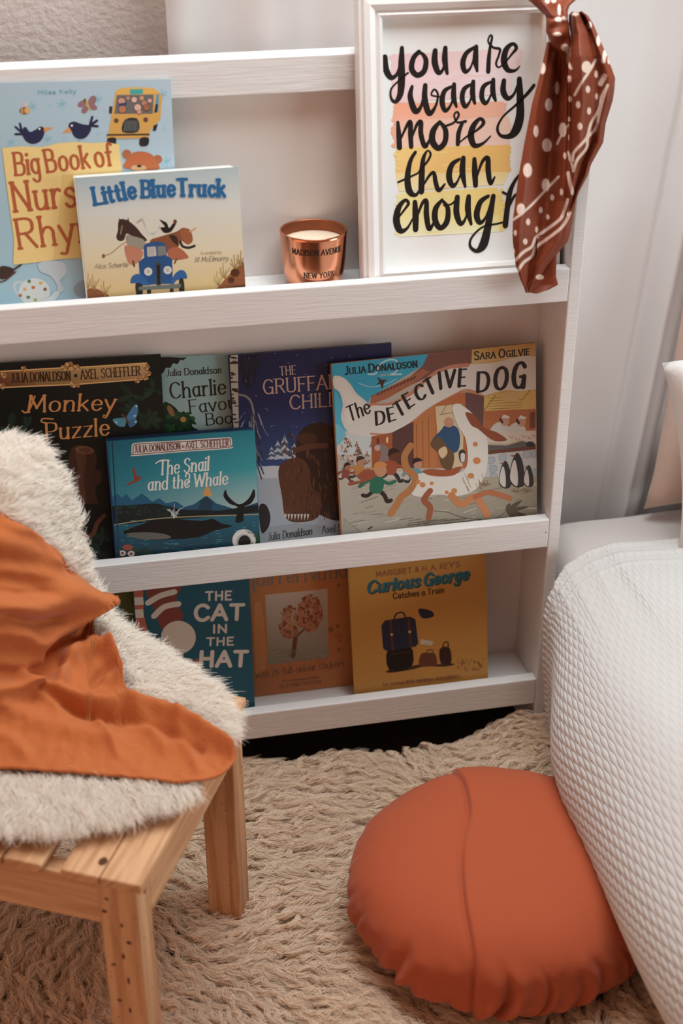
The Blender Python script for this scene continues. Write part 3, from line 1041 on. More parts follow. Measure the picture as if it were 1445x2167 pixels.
# birch trunk and hanging twigs
A.poly('0,105 48,100 52,440 10,440', '8f8474'); A.poly('0,105 12,104 18,440 8,440', '5c5348')
for k in range(34):
    y = random.uniform(110, 430)
    x = random.uniform(6, 44)
    A.rib([(x - 8, y), (x + random.uniform(2, 12), y + random.uniform(-3, 3))], random.uniform(4, 10), '2b2420', False)
for (x, y, l) in ((70, 108, 120), (90, 105, 150), (105, 104, 100), (120, 104, 130), (135, 103, 60), (60, 110, 80)):
    A.rib([(x, y), (x + 6, y + l * 0.5), (x - 2, y + l)], 5, '17161f')
    for k in range(12):
        A.disc(x + random.uniform(-8, 10), y + l * random.random(), 5, 9, '1b1a26', 6)
A.rib('50,278;80,285;105,310;118,370;115,430', 9, '6a655f')
for k in range(70):
    x, y = random.gauss(110, 22), random.uniform(360, 600)
    A.rib([(x, y), (x + (x - 105) * 0.5, y + random.uniform(25, 55))], 4, random.choice(['5b5a60', '3c3b42', '7a7880', '2c2b33']), False)
for (x, y, s) in ((252, 460, 1.0), (222, 480, 0.8), (292, 488, 0.7), (195, 505, 0.55)):
    for k in range(6):
        w = (10 + k * 7) * s
        yy = y + k * 18 * s
        A.poly([(x, yy - 16 * s), (x + w, yy + 14 * s), (x, yy + 6 * s), (x - w, yy + 14 * s)], '8f949c' if k % 2 else '3f4852')
c = '9c7b6c'
A.text('THE', '232,195 302,188', 38, c, 0.12, 0.4, 0.03, gap=0.16)
A.text("GRUFFALO'S", '160,276 590,240', 62, c, 0.12, 0.4, 0.04, gap=0.15)
A.text('CHILD', '275,342 492,326', 60, c, 0.12, 0.4, 0.04, gap=0.15)
# plain shaggy boulders in place of the drawn creatures
A.poly('320,440 400,400 470,420 520,440 520,800 400,800 330,720 300,560', '2c1a12', True)
A.poly('225,610 260,565 320,555 360,600 370,680 410,720 400,810 330,835 260,820 240,720', '4a2a1b', True)
for k in range(120):
    x, y = random.uniform(250, 490), random.uniform(440, 800)
    A.rib([(x, y), (x + random.uniform(-6, 6), y + random.uniform(14, 30))], 4, random.choice(['3a2217', '52301f', '2a1810', '5d3a26']), False)
A.rib('300,520;360,505;430,500', 26, '4b2c1e'); A.disc(350, 470, 44, 26, '402417', 14)
for k in range(8):
    A.poly([(252 + k * 14, 800), (262 + k * 14, 800), (254 + k * 14, 828)], 'a59a8e')
A.poly('140,770 170,760 190,810 180,860 150,880', '231f20', True)
A.text('Julia Donaldson', '180,915 372,888', 34, '1c1a1b', 0.1, 0.3, 0.02, 0.1, gap=0.14)
A.text('Axel Scheffler', '415,885 610,862', 34, '1c1a1b', 0.1, 0.3, 0.02, 0.05, gap=0.14)
book('gruffalo', 'picture_book', 'night-blue winter paperback with snowy birch tree, between the pale green and sky-blue covers', '1c1c36', A, 0.0045, board=0.0008, inset=0.0006)

# ---------------------------------------------------------------- teal sea book
A = art_for('snail', 2.2)
A.view(0, 720, 2.58)
A.grad([(575, 545), (1395, 490), (1400, 700), (590, 760)], ['0d5264', '136a78', '257f86', '136270'], 6)
A.grad([(590, 759), (1400, 699), (1410, 960), (610, 1000)], ['136270', '257f86', '9aa09b', '2a7078'], 6)
A.poly('605,860 640,838 665,860 690,838 720,875 775,835 830,880 870,862 905,890 960,880 1000,905 1000,940 610,960', '174a66')
A.poly('990,915 1060,895 1125,848 1180,890 1230,905 1290,925 1420,880 1420,950 990,950', '1d4558')
A.poly('1090,880 1125,848 1165,880 1150,940 1080,940', '1b3444')
A.poly('612,905 700,900 850,890 1000,925 1200,930 1420,895 1420,960 620,1010', '121d1e')
random.seed(9)
for k in range(40):
    x = random.uniform(640, 960)
    A.disc(x, random.uniform(905, 960), random.uniform(8, 18), random.uniform(4, 8), random.choice(['1a2a28', '16211f', '20302c']), 7, random.uniform(-1, 1))
for (x, y, r) in ((1132, 828, 18), (1120, 838, 12), (1145, 838, 12), (1132, 812, 12)):
    A.disc(x, y, r, r * 1.3, 'b07a3a', 10)
A.grad([(618, 1010), (1420, 940), (1425, 1140), (635, 1222)], ['1e4a5a', '1b5160', '0f2c3a', '0c1c24'], 6)
A.rib('620,1008;900,970;1420,950', 6, '8a7a58')
for k in range(90):
    x, y = random.uniform(650, 1400), random.uniform(985, 1150)
    L = random.uniform(10, 34)
    A.rib([(x, y), (x + L, y - L * 0.1)], 3, random.choice(['2c6a74', '23586a', '3f7a80']), False)
# low dark island and a dark forked rock in place of the drawn animals
A.poly('675,1045 760,1010 860,980 970,978 1100,985 1160,975 1210,1000 1265,1015 1170,1040 1080,1075 960,1085 820,1090 720,1075', '141213', True)
A.poly('690,1055 800,1048 900,1058 930,1080 820,1088 730,1078', '55504c', True)
A.poly('1220,850 1232,815 1245,850 1290,890 1320,892 1360,860 1385,812 1392,850 1370,890 1330,915 1328,985 1285,990 1298,915 1250,890', '17171a', True)
for k in range(18):
    a = -PI / 2 + random.uniform(-0.8, 0.8)
    L = random.uniform(30, 95)
    A.rib([(950, 972), (950 + L * 0.5 * math.cos(a), 972 + L * 0.7 * math.sin(a)), (950 + L * 0.8 * math.cos(a), 972 + L * math.sin(a) + 14)], 3, 'a9a6a0')
A.poly('1110,1165 1250,1135 1300,1120 1420,1100 1425,1145 1250,1160 1120,1185', '5d3a22')
A.poly('1380,1100 1400,1060 1420,1050 1424,1140 1390,1140', '1c3a24')
for k in range(40):
    A.disc(random.uniform(640, 830), random.uniform(1130, 1215), random.uniform(8, 20), random.uniform(5, 9), random.choice(['1b2a20', '223322', '141d18']), 7, random.uniform(-1, 1))
A.disc(697, 1130, 30, 16, '7a3a2c', 14)
for (x, y) in ((668, 1162), (716, 1165), (778, 1198)):
    A.disc(x, y, 20, 16, 'a88f88', 12); A.disc(x, y, 8, 7, '5a2f2c', 8)
A.poly('730,760 722,705 735,700 748,740 770,745 765,760 730,780 690,795 700,780', '7a3524', True)
# banner
ol = [(718, 590), (722, 568), (760, 558), (1000, 545), (1230, 530), (1262, 535), (1266, 575), (1250, 592), (1000, 610), (740, 632), (718, 625)]
A.poly(ol, 'b8aca4', True)
ol2 = [(727, 592), (731, 574), (765, 566), (1000, 553), (1228, 538), (1254, 543), (1257, 572), (1245, 584), (1000, 602), (742, 623), (727, 618), (727, 592)]
A.rib(ol2, 4, '5a2f28')
A.text('JULIA DONALDSON', '735,613 985,593', 38, '5a2f28', 0.11, 0.3, 0.02, gap=0.15)
A.text('AXEL SCHEFFLER', '1015,591 1248,577', 38, '5a2f28', 0.11, 0.3, 0.02, gap=0.15)
A.rib([(1000 + 5 * math.cos(a), 580 + 5 * math.sin(a)) for a in [i * PI / 4 for i in range(9)]], 3, '5a2f28')
c = 'bfb6ac'
A.text('The Snail', '868,735 1138,708', 78, c, 0.13, 0.55, 0.04, 0.12, gap=0.15, space=0.3)
A.rib('850,672;880,655;925,655', 7, c)
A.text('and the Whale', '808,820 1240,785', 74, c, 0.13, 0.55, 0.03, 0.1, gap=0.15, space=0.3)
A.rib('1012,745;1020,725;1035,740;1020,790', 8, c); A.rib('1215,780;1232,785;1242,772', 5, c)
# round badge
A.disc(1332, 1092, 64, 61, 'b3aaa2', 30)
A.disc(1332, 1094, 42, 36, '8f8882', 24)
A.poly('1300,1110 1308,1080 1330,1065 1355,1072 1368,1100 1355,1118 1320,1122', '1e1918', True)
A.text('Tales of', '1338,1048 1372,1058 1388,1078', 15, '4a3a32', 0.14, 0.2, gap=0.16)
A.text('The Gruffalo', '1283,1118 1305,1140 1335,1148 1365,1138 1385,1108', 21, '2b2220', 0.13, 0.2, gap=0.14)
A.rib([(632, 1215), (610, 900), (592, 548)], 4, '0c3e4a', False)
A.rib([(655, 1205), (632, 900), (612, 548)], 7, '0a3742', False)
book('snail', 'board_book', 'thick teal board book with white script and dark sea, middle ledge', '115a69', A, 0.017, board=0.003, inset=0.004, rounded=0.007, back='1a2f4e')

# ---------------------------------------------------------------- bright street-scene book
A = art_for('dog', 2.05)
A.view(690, 720, 3.141)
A.grad([(30, 150), (1400, 10), (1400, 800), (80, 900)], ['8c8f8e', 'b08a5c', 'a68a70', '9c9186'], 4)
A.poly('35,160 690,85 640,170 300,375 250,470 130,600 55,650', '2487a0')
A.poly('60,330 130,480 170,600 60,650', '3a93a8'); A.poly('60,600 200,610 300,610 300,760 70,760', 'a8a9a6')
A.poly('62,560 110,590 130,640 66,700', '5f9cab', True)
A.rib('280,225;330,220;360,160;420,130;470,140;470,200;430,225;350,235;500,225', 10, '9cb3b5')
A.rib('215,285;300,310;400,290;470,255', 3, 'b0bfc0')
A.poly('680,90 970,55 965,150 900,190 700,230 520,320 330,390 290,375 560,240 640,170', '6a4138')
A.poly('300,375 560,240 640,190 690,210 560,300 400,390 290,430', '8f5234')
for k in range(12):
    x = 340 + k * 22
    A.rib([(x, 365 - k * 10), (x + 10, 350 - k * 10)], 8, '4c2c22', False)
A.poly('968,55 1390,12 1392,330 1050,370 1000,300 975,200', 'b08a4c')
A.grad([(968, 58), (1392, 14), (1392, 110), (968, 150)], ['a87c30', 'a5722e', 'b2955f', 'b3935c'], 4)
# white ribbon that carries the title
A.poly('50,240 110,245 160,290 200,350 260,400 300,430 420,425 560,360 700,220 820,170 940,160 1100,150 1390,110 1392,330 1200,330 1040,365 960,330 880,340 760,420 650,480 560,550 420,620 280,640 150,610 100,520 110,430 90,350 50,310', 'b8ada3', True)
A.poly('60,255 110,255 150,300 190,370 240,410 200,500 150,560 120,500 130,430 100,340 60,300', 'bdb3aa', True)
A.rib('300,430;430,425;570,350;700,235;820,180;940,165', 26, 'a5674f')
A.rib('310,445;440,440;580,370;710,255;830,200', 26, 'b8ada3')
A.rib('300,620;430,620;560,550;660,470;760,410;880,345;960,335;1040,370', 16, 'a56a50')
A.rib('300,605;430,605;555,535;655,455;755,395;880,330', 20, 'b8ada3')
# buildings
A.poly('300,640 440,612 440,850 305,850', '8a4526'); A.poly('440,612 580,540 582,850 440,850', '4f302a')
A.poly('580,540 720,430 735,850 582,850', 'a05e2c')
A.poly('720,430 880,350 960,345 1045,375 1045,850 735,850', '9c5427')
A.poly('925,345 1048,372 1045,600 930,600', '5a3a38')
for x in (600, 640, 680):
    A.rib([(x, 560 - (x - 600) * 0.6), (x + 4, 840)], 5, '7e4521', False)
A.poly('335,650 352,648 352,690 335,690', '5a2c1c'); A.poly('398,645 412,643 412,680 398,680', 'c4a060')
A.poly('725,440 900,420 915,560 905,840 830,860 745,700', 'b39b78'); A.rib([(755, 495), (900, 470)], 4, '5a4a3a', False)
A.rib([(800, 430), (762, 495)], 4, '5a4a3a', False)
# market hall at the right
A.poly('1050,370 1392,325 1392,460 1048,470', 'b49047'); A.poly('1048,470 1392,455 1392,605 1050,605', '97532a')
for k in range(5):
    A.rib([(1080, 385 + k * 18), (1300, 375 + k * 18)], 3, '6b4a25', False)
A.rib([(1050, 465), (1125, 365)], 4, '5a3a22', False); A.rib([(1300, 400), (1355, 330)], 4, '5a3a22', False)
A.poly('1170,360 1290,340 1290,390 1180,402', 'b08f56', True)
A.poly('1350,480 1392,470 1392,580 1352,585', '6e3a20'); A.rib([(1370, 480), (1370, 580)], 3, '4a2618', False)
A.poly('1055,610 1392,600 1392,700 1300,660 1200,690 1100,680 1060,690', 'b0a08f')
for (x, y) in ((1230, 650), (1270, 665), (1310, 645), (1350, 655), (1380, 640)):
    A.rib([(x - 12, y - 14), (x, y), (x + 14, y - 10)], 5, 'a0543a', False)
A.poly('1065,695 1200,700 1300,670 1392,690 1392,715 1070,745', '4f4a45')
A.poly('1068,735 1392,700 1392,725 1070,760', '5c2f22')
A.poly('1060,760 1392,725 1392,940 1050,980', 'a29d97')
for (x, y, w, h) in ((1070, 780, 46, 38), (1088, 835, 40, 40), (1090, 890, 44, 44), (1150, 760, 40, 36), (1310, 740, 46, 40), (1365, 735, 26, 40), (1060, 930, 50, 30), (1230, 920, 40, 40), (1375, 860, 18, 60)):
    A.poly([(x, y), (x + w, y - 3), (x + w, y + h - 3), (x, y + h)], '8d9095', True, 3)
    A.rib([(x, y), (x + w, y - 3), (x + w, y + h - 3), (x, y + h), (x, y)], 3, '6f7278')
for (x, y) in ((1165, 555), (1275, 560)):
    A.poly([(x - 70, y + 50), (x - 50, y + 5), (x, y - 15), (x + 40, y + 10), (x + 45, y + 50)], 'aaa197', True)
    A.disc(x + 22, y - 18, 30, 32, 'a5765c', 14); A.poly([(x, y - 40), (x + 15, y - 62), (x + 55, y - 48), (x + 50, y - 36)], 'b8aea4')
    A.rib([(x - 8, y - 30), (x + 5, y - 10)], 16, '3a241c')
# ground
A.grad([(85, 930), (1400, 900), (1400, 1185), (110, 1340)], ['9d9385', '8f8068', '6f6350', '8a8073'], 8)
A.poly('110,1185 250,1290 330,1330 110,1340', '857b6e'); A.rib([(110, 1180), (250, 1290)], 3, '5a5046', False)
random.seed(21)
for k in range(150):
    x, y = random.uniform(120, 1380), random.uniform(930, 1290)
    if y > 1340 - (x - 100) * 0.125:
        continue
    L = random.uniform(25, 110)
    A.rib([(x, y), (x + L, y - L * random.uniform(0.05, 0.4))], random.uniform(2, 6), random.choice(['7c7060', '87796a', 'a69b8d', '6b604f', '958672']), False)
for k in range(24):
    x, y = random.uniform(470, 900), random.uniform(1190, 1235)
    A.rib([(x, y), (x + 90, y - 12)], 5, '5b5042', False)
# distant crowd, then the running children as small plain figures
random.seed(4)
for k in range(34):
    x, y = random.uniform(100, 300), random.uniform(650, 850)
    A.rib([(x - 8, y + 18), (x, y), (x + 10, y + 18)], 9, random.choice(['a59a90', '5a4a46', '8a6a5c', '6a3c2e', '4c6a78', 'b3a89c']), False)
    A.disc(x + 2, y - 8, 7, 8, random.choice(['8a5a42', 'a5785e', '4a2c20']), 8)


def figure(x, y, s, top, legs, hair, skin):
    A.rib([(x - 10 * s, y + 75 * s), (x - 52 * s, y + 110 * s), (x - 80 * s, y + 108 * s)], 22 * s, legs)
    A.rib([(x + 8 * s, y + 70 * s), (x + 45 * s, y + 110 * s), (x + 60 * s, y + 142 * s), (x + 82 * s, y + 138 * s)], 24 * s, legs)
    A.poly([(x - 40 * s, y + 85 * s), (x - 25 * s, y + 5 * s), (x + 30 * s, y), (x + 42 * s, y + 50 * s), (x + 20 * s, y + 95 * s)], top, True)
    A.rib([(x - 22 * s, y + 15 * s), (x - 70 * s, y + 30 * s), (x - 95 * s, y + 55 * s)], 24 * s, top)
    A.rib([(x + 25 * s, y + 20 * s), (x + 70 * s, y + 40 * s), (x + 105 * s, y + 28 * s)], 20 * s, top)
    A.disc(x + 22 * s, y - 35 * s, 36 * s, 38 * s, skin, 16)
    A.poly([(x - 18 * s, y - 30 * s), (x - 12 * s, y - 75 * s), (x + 25 * s, y - 88 * s), (x + 62 * s, y - 66 * s), (x + 40 * s, y - 58 * s), (x + 5 * s, y - 48 * s)], hair, True)


A.poly('340,700 380,690 420,740 400,830 350,820 365,750', '75605c', True); A.disc(340, 715, 20, 20, 'a08478', 12)
figure(430, 800, 0.95, '8a3f22', '28262a', '2e1a14', '5a2e1e')
figure(590, 850, 0.8, '4f7f86', '22221f', '2c1c18', 'a5725c')
figure(215, 830, 0.7, 'a0692c', '3a2a2c', '33211c', '9c6a50'); figure(130, 860, 0.55, '7a3a2c', '5c2c2a', '2c1c18', '8a5a42')
figure(335, 905, 1.15, '1f5a44', '2b211e', 'b07032', 'a87358')
A.poly('205,900 260,860 315,865 320,910 250,940 160,965 150,945 230,930', '85402a', True)
# plain white and russet kite with streamers, in place of the drawn animal
A.poly('700,680 760,600 800,560 870,580 890,660 870,740 800,740', '24405e', True); A.disc(815, 545, 34, 34, 'a5735a', 16)
A.poly('690,690 750,640 800,700 850,760 830,860 770,840 740,750', '5a4028', True); A.poly('745,735 790,705 805,750 770,785', 'b89a74', True)
A.poly('880,745 905,725 925,745 920,810 890,805', '302d2c', True); A.poly('895,755 920,755 918,805 897,803', 'b5aca2', True)
A.poly('838,450 870,420 930,450 1000,520 1060,620 1075,740 1065,860 1030,950 960,1010 860,1035 740,1025 620,1040 560,1010 560,930 640,880 760,900 880,880 930,840 940,760 920,640 870,560', 'bdb3a8', True)
A.poly('925,480 990,500 1050,580 1130,610 1200,660 1130,670 1070,640 1010,590 960,560', '7c3c1e', True)
A.poly('640,870 700,855 800,862 880,840 900,850 850,895 760,905 680,895', '8a431f', True)
A.rib('560,700;520,770;535,850;590,910;560,990;500,1040;470,1090;430,1150', 46, '9c6232')
A.rib('690,1000;650,1060;690,1110;680,1180', 40, '85472a')
A.rib('830,1030;900,1090;980,1040;1030,1090;1070,1160', 46, 'a8673a')
A.rib('990,1040;1070,1010;1130,1020;1220,1050', 36, '9a5730')
for (x, y, r) in ((640, 960, 20), (610, 940, 16), (850, 1000, 20), (800, 1010, 14), (1000, 800, 26), (700, 950, 14), (960, 900, 22), (990, 690, 18)):
    A.disc(x, y, r, r * 0.9, 'b06c35', 12)
for k in range(24):
    x, y = random.uniform(900, 1040), random.uniform(880, 980)
    A.rib([(x, y), (x + 14, y + 34)], 3, '8a6a4c', False)
# penguins on the right
for (x, y, s) in ((1190, 890, 1.0), (1270, 860, 1.25), (1345, 900, 0.8)):
    A.poly([(x - 42 * s, y + 60 * s), (x - 30 * s, y - 40 * s), (x, y - 90 * s), (x + 28 * s, y - 40 * s), (x + 40 * s, y + 70 * s), (x, y + 95 * s)], '2a2625', True)
    A.poly([(x - 38 * s, y + 50 * s), (x - 28 * s, y - 30 * s), (x - 12 * s, y - 50 * s), (x + 2 * s, y + 20 * s), (x - 2 * s, y + 86 * s)], 'b0a69b', True)
    A.poly([(x - 12 * s, y - 78 * s), (x - 42 * s, y - 76 * s), (x - 10 * s, y - 66 * s)], '6a3a22')
A.poly('1330,685 1350,672 1380,680 1380,705 1335,705', '2a2625', True)
A.rib('720,1135;800,1140;900,1175;1010,1190;1035,1185;1000,1205;1060,1215;1150,1170;1195,1135', 4, '4a4038')
for (a, L) in ((-0.6, 130), (-0.2, 150), (0.2, 140), (0.6, 90), (-1.1, 60)):
    x, y = 1195, 1135
    A.poly([(x, y), (x + L * 0.5 * math.cos(a) - 14 * math.sin(a), y + L * 0.5 * math.sin(a) + 14 * math.cos(a)), (x + L * math.cos(a), y + L * math.sin(a)), (x + L * 0.5 * math.cos(a) + 14 * math.sin(a), y + L * 0.5 * math.sin(a) - 14 * math.cos(a))], '4a3c2c', True, 3)
for (x, y) in ((1260, 1010), (1330, 1005), (1060, 965)):
    for a in (-2.6, -2.0, -1.2, -0.5):
        A.rib([(x, y), (x + 36 * math.cos(a), y + 26 * math.sin(a))], 6, '6b5a3c')
A.poly('270,1255 300,1235 312,1238 285,1260', '3a3028')
A.poly('340,245 365,260 385,262 405,265 385,280 375,320 355,290 330,298 350,275', '3d2a26', True)
K = '241b18'
A.text('Julia Donaldson', '125,228 605,176', 52, K, 0.2, 0.3, 0.05, gap=0.16, sc_caps=0.76, space=0.25)
A.text('Sara Ogilvie', '985,130 1350,96', 52, K, 0.2, 0.3, 0.05, gap=0.16, sc_caps=0.76, space=0.25)
A.text('The', '158,538 296,478', 98, K, 0.14, 0.4, 0, 0.1, gap=0.14)
A.text('DETECTIVE', '330,562 400,546 470,520 530,472 600,412 685,366 745,326 815,310 925,302', 84, K, 0.22, 0.55, 0, 0.06, gap=0.3, h1=112, upright=0.25)
A.text('DOG', '1000,342 1130,326 1315,310', 122, K, 0.2, 0.4, 0, 0.08, gap=0.3, h1=172)
book('dog', 'picture_book', 'colourful street-scene paperback with black brush title, right end of middle ledge', 'a99d92', A, 0.005, board=0.0008, inset=0.0006, back='8a5530')

# ---------------------------------------------------------------- green book, lower ledge
A = art_for('moo', 2.3)
A.view(120, 1160, 2.331)
A.grad([(-200, 250), (380, 200), (420, 620), (-200, 660)], ['4e5526', '515829', '58602e', '4c5325'], 3)
for x in (186, 258):
    A.rib([(x + 25 * math.cos(a), 297 + 26 * math.sin(a) - (x - 186) * 0.05) for a in [2 * PI * i / 16 for i in range(17)]], 19, '1d5a60')
A.poly('298,252 318,250 318,312 304,313', '1d5a60'); A.disc(312, 332, 12, 12, '1d5a60', 14)
A.poly('288,362 298,360 300,385 290,386', 'a39a80')
book('moo', 'picture_book', 'olive green book with teal letters, left end of the bottom ledge', '505728', A, 0.006, board=0.001, inset=0.0006)

# ---------------------------------------------------------------- teal book with bold white capitals
A = art_for('cat', 2.2)
A.view(120, 1160, 2.331)
A.grad([(370, 150), (960, 100), (1000, 830), (420, 860)], ['0d4350', '0e4553', '0c4857', '0e4150'], 3)
A.poly('370,180 425,200 430,330 460,450 520,600 430,800 380,800', '9c4a38')
for (y0, y1) in ((242, 282), (302, 345), (408, 472)):
    A.poly([(372, y0 + 2), (425, y0 - 2), (430, y1 - 3), (374, y1)], 'b3a294')
A.poly('425,190 433,300 455,440 490,520 470,860 980,860 950,120 420,160', '0d4554')
# two plain overlapping balloons in place of the drawn character
A.poly('445,205 610,190 590,250 625,345 560,370 515,395 480,300', '6c2f28', True)
A.rib('450,270;510,235;580,215', 30, 'b3a294'); A.rib('480,335;530,290;600,275', 30, 'b3a294')
A.disc(600, 440, 86, 82, 'b3a294', 28); A.rib([(610, 520), (605, 560), (590, 600)], 30, 'b3a294')
A.poly('660,575 690,545 702,560 695,580', '8a3f30', True)
c = 'b5a598'
random.seed(8)
A.text('THE', '735,257 860,253', 44, c, 0.24, 0.05, gap=0.22)
A.text('CAT', '680,355 918,350', 78, c, 0.25, 0.05, gap=0.2)
A.text('IN', '772,418 838,415', 42, c, 0.25, 0.05, gap=0.24)
A.text('THE', '740,480 870,476', 40, c, 0.24, 0.05, gap=0.22)
A.text('HAT', '705,582 935,580', 78, c, 0.26, 0.05, gap=0.2)
A.text('SS', '908,778 944,778', 28, c, 0.26, 0.05, gap=0.2)
book('cat', 'picture_book', 'teal hardback with big white capitals and striped spine edge, bottom ledge', '0d4554', A, 0.010, board=0.0022, inset=0.003, back='0b3a46')

# ---------------------------------------------------------------- orange sticker book
A = art_for('squirrel', 2.2)
A.view(120, 1160, 2.331)
A.grad([(950, 110), (1450, 60), (1460, 690), (980, 740)], ['9a5f30', 'a5612c', 'a0602f', '9a5a2b'], 5)
random.seed(6)
for k in range(16):
    A.disc(random.uniform(970, 1440), random.uniform(180, 680), random.uniform(8, 26), random.uniform(8, 22), random.choice(['96572a', '9c602f', '925529']), 10)
A.poly('975,300 1010,290 1035,560 1000,640 980,600', 'a96a36', True)
for (x, y, r) in ((1390, 182, 9), (1352, 402, 14), (1392, 500, 10), (1385, 385, 9)):
    A.disc(x, y, r, r, '7d4a26', 10)
A.grad([(1028, 230), (1335, 200), (1340, 535), (1045, 578)], ['a08a78', 'a3917e', '7a7160', '726a58'], 6)
# plain russet autumn tree in place of the drawn animal
A.rib('1165,535;1172,480;1180,420', 22, '5e3420')
A.rib([(1178, 440), (1230, 390)], 10, '5e3420', False)
for k in range(300):
    a = random.uniform(0, 2 * PI)
    r = random.uniform(0, 1) ** 0.5
    if k % 3:
        x, y = 1250 + 58 * r * math.cos(a), 320 + 88 * r * math.sin(a)
    else:
        x, y = 1150 + 52 * r * math.cos(a), 365 + 80 * r * math.sin(a)
    A.disc(x, y, random.uniform(7, 15), random.uniform(5, 10), random.choice(['8a5434', '7a4428', 'a06a48', '9a6040', '6e3820']), 8, random.uniform(0, 3))
for k in range(60):
    x, y = random.uniform(1055, 1325), random.uniform(500, 560)
    A.rib([(x, y), (x + 22, y - 5)], 3, random.choice(['6a6452', '7d7664', '5d5846']), False)
A.text('Squirrel Nutkin', '880,195 1480,138', 84, '6b5a52', 0.12, 0.55, 0.05, gap=0.13, space=0.25)
A.text('with 26 full-colour stickers', '982,640 1418,580', 36, '55402f', 0.11, 0.5, 0.05, gap=0.15, space=0.3)
A.text('Based on the authorized edition', '1112,661 1292,639', 12, '55402f', 0.11, 0.4, 0.03, 0.2, gap=0.13, space=0.3)
A.text('BEATRIX POTTER', '1100,691 1304,664', 19, '3c2a22', 0.12, 0.5, 0.05, gap=0.15, space=0.3)
book('squirrel', 'sticker_book', 'orange-brown floppy sticker book with a pale square picture, bottom ledge', 'a0602e', A, 0.004, board=0.0006, inset=0.0004)

# ---------------------------------------------------------------- yellow book
A = art_for('george', 2.2)
A.view(700, 1080, 2.627)
A.grad([(100, 320), (870, 230), (885, 960), (130, 1055)], ['a8762a', 'ad7a30', 'a8742c', '9a6826'], 5)
A.text("MARGRET & H. A. REY'S", '252,370 714,313', 30, '7a4030', 0.19, 0.3, gap=0.2, space=0.3)
for dx, dy, c in ((4, 5, '1e2a2c'), (0, 0, '1a5a66')):
    A.text('Curious', [(200 + dx, 460 + dy), (490 + dx, 418 + dy)], 66, c, 0.25, 0.4, 0.02, 0.25, gap=0.17)
    A.text('George', [(515 + dx, 418 + dy), (760 + dx, 380 + dy)], 66, c, 0.25, 0.4, 0.02, 0.25, gap=0.17)
A.text('Catches a Train', '346,492 628,456', 33, '2a1f18', 0.19, 0.3, gap=0.17, space=0.3)
A.text('for curious little monkeys everywhere...', '287,977 724,925', 21, '6a3a26', 0.17, 0.2, gap=0.16, space=0.3)
# plain stack of navy suitcases and a brown bag in place of the drawn characters
A.poly('305,898 330,885 430,878 460,862 520,855 600,855 690,852 640,868 520,868 450,885 340,902', '3a2418', True)
A.poly('318,770 440,750 450,868 325,888', '1b1614', True, 3)
A.rib([(330, 800), (440, 785)], 5, '3a2c24', False)
A.poly('280,640 300,612 440,590 470,606 486,740 470,758 310,782 290,768', '1c2536')
A.rib([(330, 612), (345, 776)], 13, '4a2c1c', False); A.rib([(430, 598), (446, 760)], 13, '4a2c1c', False)
for (x, y) in ((338, 690), (438, 675)):
    A.disc(x, y, 8, 8, 'b08a4a', 10)
A.rib('350,606;365,575;400,568;415,596', 9, '1b2433')
A.poly('486,560 500,545 560,560 570,590 510,600', '1b2433', True)
A.poly('500,715 570,728 560,752 495,742', 'a89c86')
A.poly('490,862 500,800 540,792 580,800 588,855 540,868', '5a3220', True); A.rib('530,795;540,776;565,778;568,798', 6, '44261a')
A.poly('605,770 660,765 668,850 612,852', '33201a', True, 3); A.rib('620,768;630,735;650,735;652,766', 7, '33201a')
random.seed(31)
for k in range(70):
    x, y = random.uniform(702, 846), random.uniform(820, 888)
    A.disc(x, y - (x - 700) * 0.06 + 8, random.uniform(2, 7), random.uniform(2, 6), random.choice(['7a5226', '6b4520', '8a6030']), 7)
book('george', 'picture_book', 'bright yellow paperback with blue script title, right end of bottom ledge', 'a9772c', A, 0.005, board=0.0008, inset=0.0006)

# ================================================================== framed lettering print
M, fw, fh = pose_m('frame')
fr = empty('framed_print')
fr.matrix_world = M
tag(fr, 'white picture frame with brush-lettered print standing on the top ledge', 'picture frame')
# moulding: one profile swept round the opening, mitred
prof = [(0.000, -0.004), (0.0, -0.010), (0.004, -0.0125), (0.008, -0.0105), (0.0095, -0.0135), (0.016, -0.0165), (0.023, -0.0155), (0.025, -0.0125), (0.0285, -0.0125), (0.030, -0.009), (0.031, 0.004), (0.0, 0.004)]
mv, mf = [], []
for (d, y) in prof:
    db = min(d, 0.0205)
    mv += [(-d, y, -db), (fw + d, y, -db), (fw + d, y, fh + d), (-d, y, fh + d)]
npf = len(prof)
for k in range(npf):
    a, b = k * 4, ((k + 1) % npf) * 4
    for i in range(4):
        j = (i + 1) % 4
        mf.append((a + i, a + j, b + j, b + i))
o = mesh_obj('frame_moulding', mv, mf, M_FRAME, fr)
box('backing', -0.02, fw + 0.02, 0.0045, 0.008, -0.018, fh + 0.02, M_BLACK, fr, 0)
v, f = box_data(-0.026, -0.012, 0.0085, 0.030, -0.0195, 0.085)
mesh_obj('dark_block', v, f, M_BLACK, fr)  # narrow black block at the lower left edge of the frame

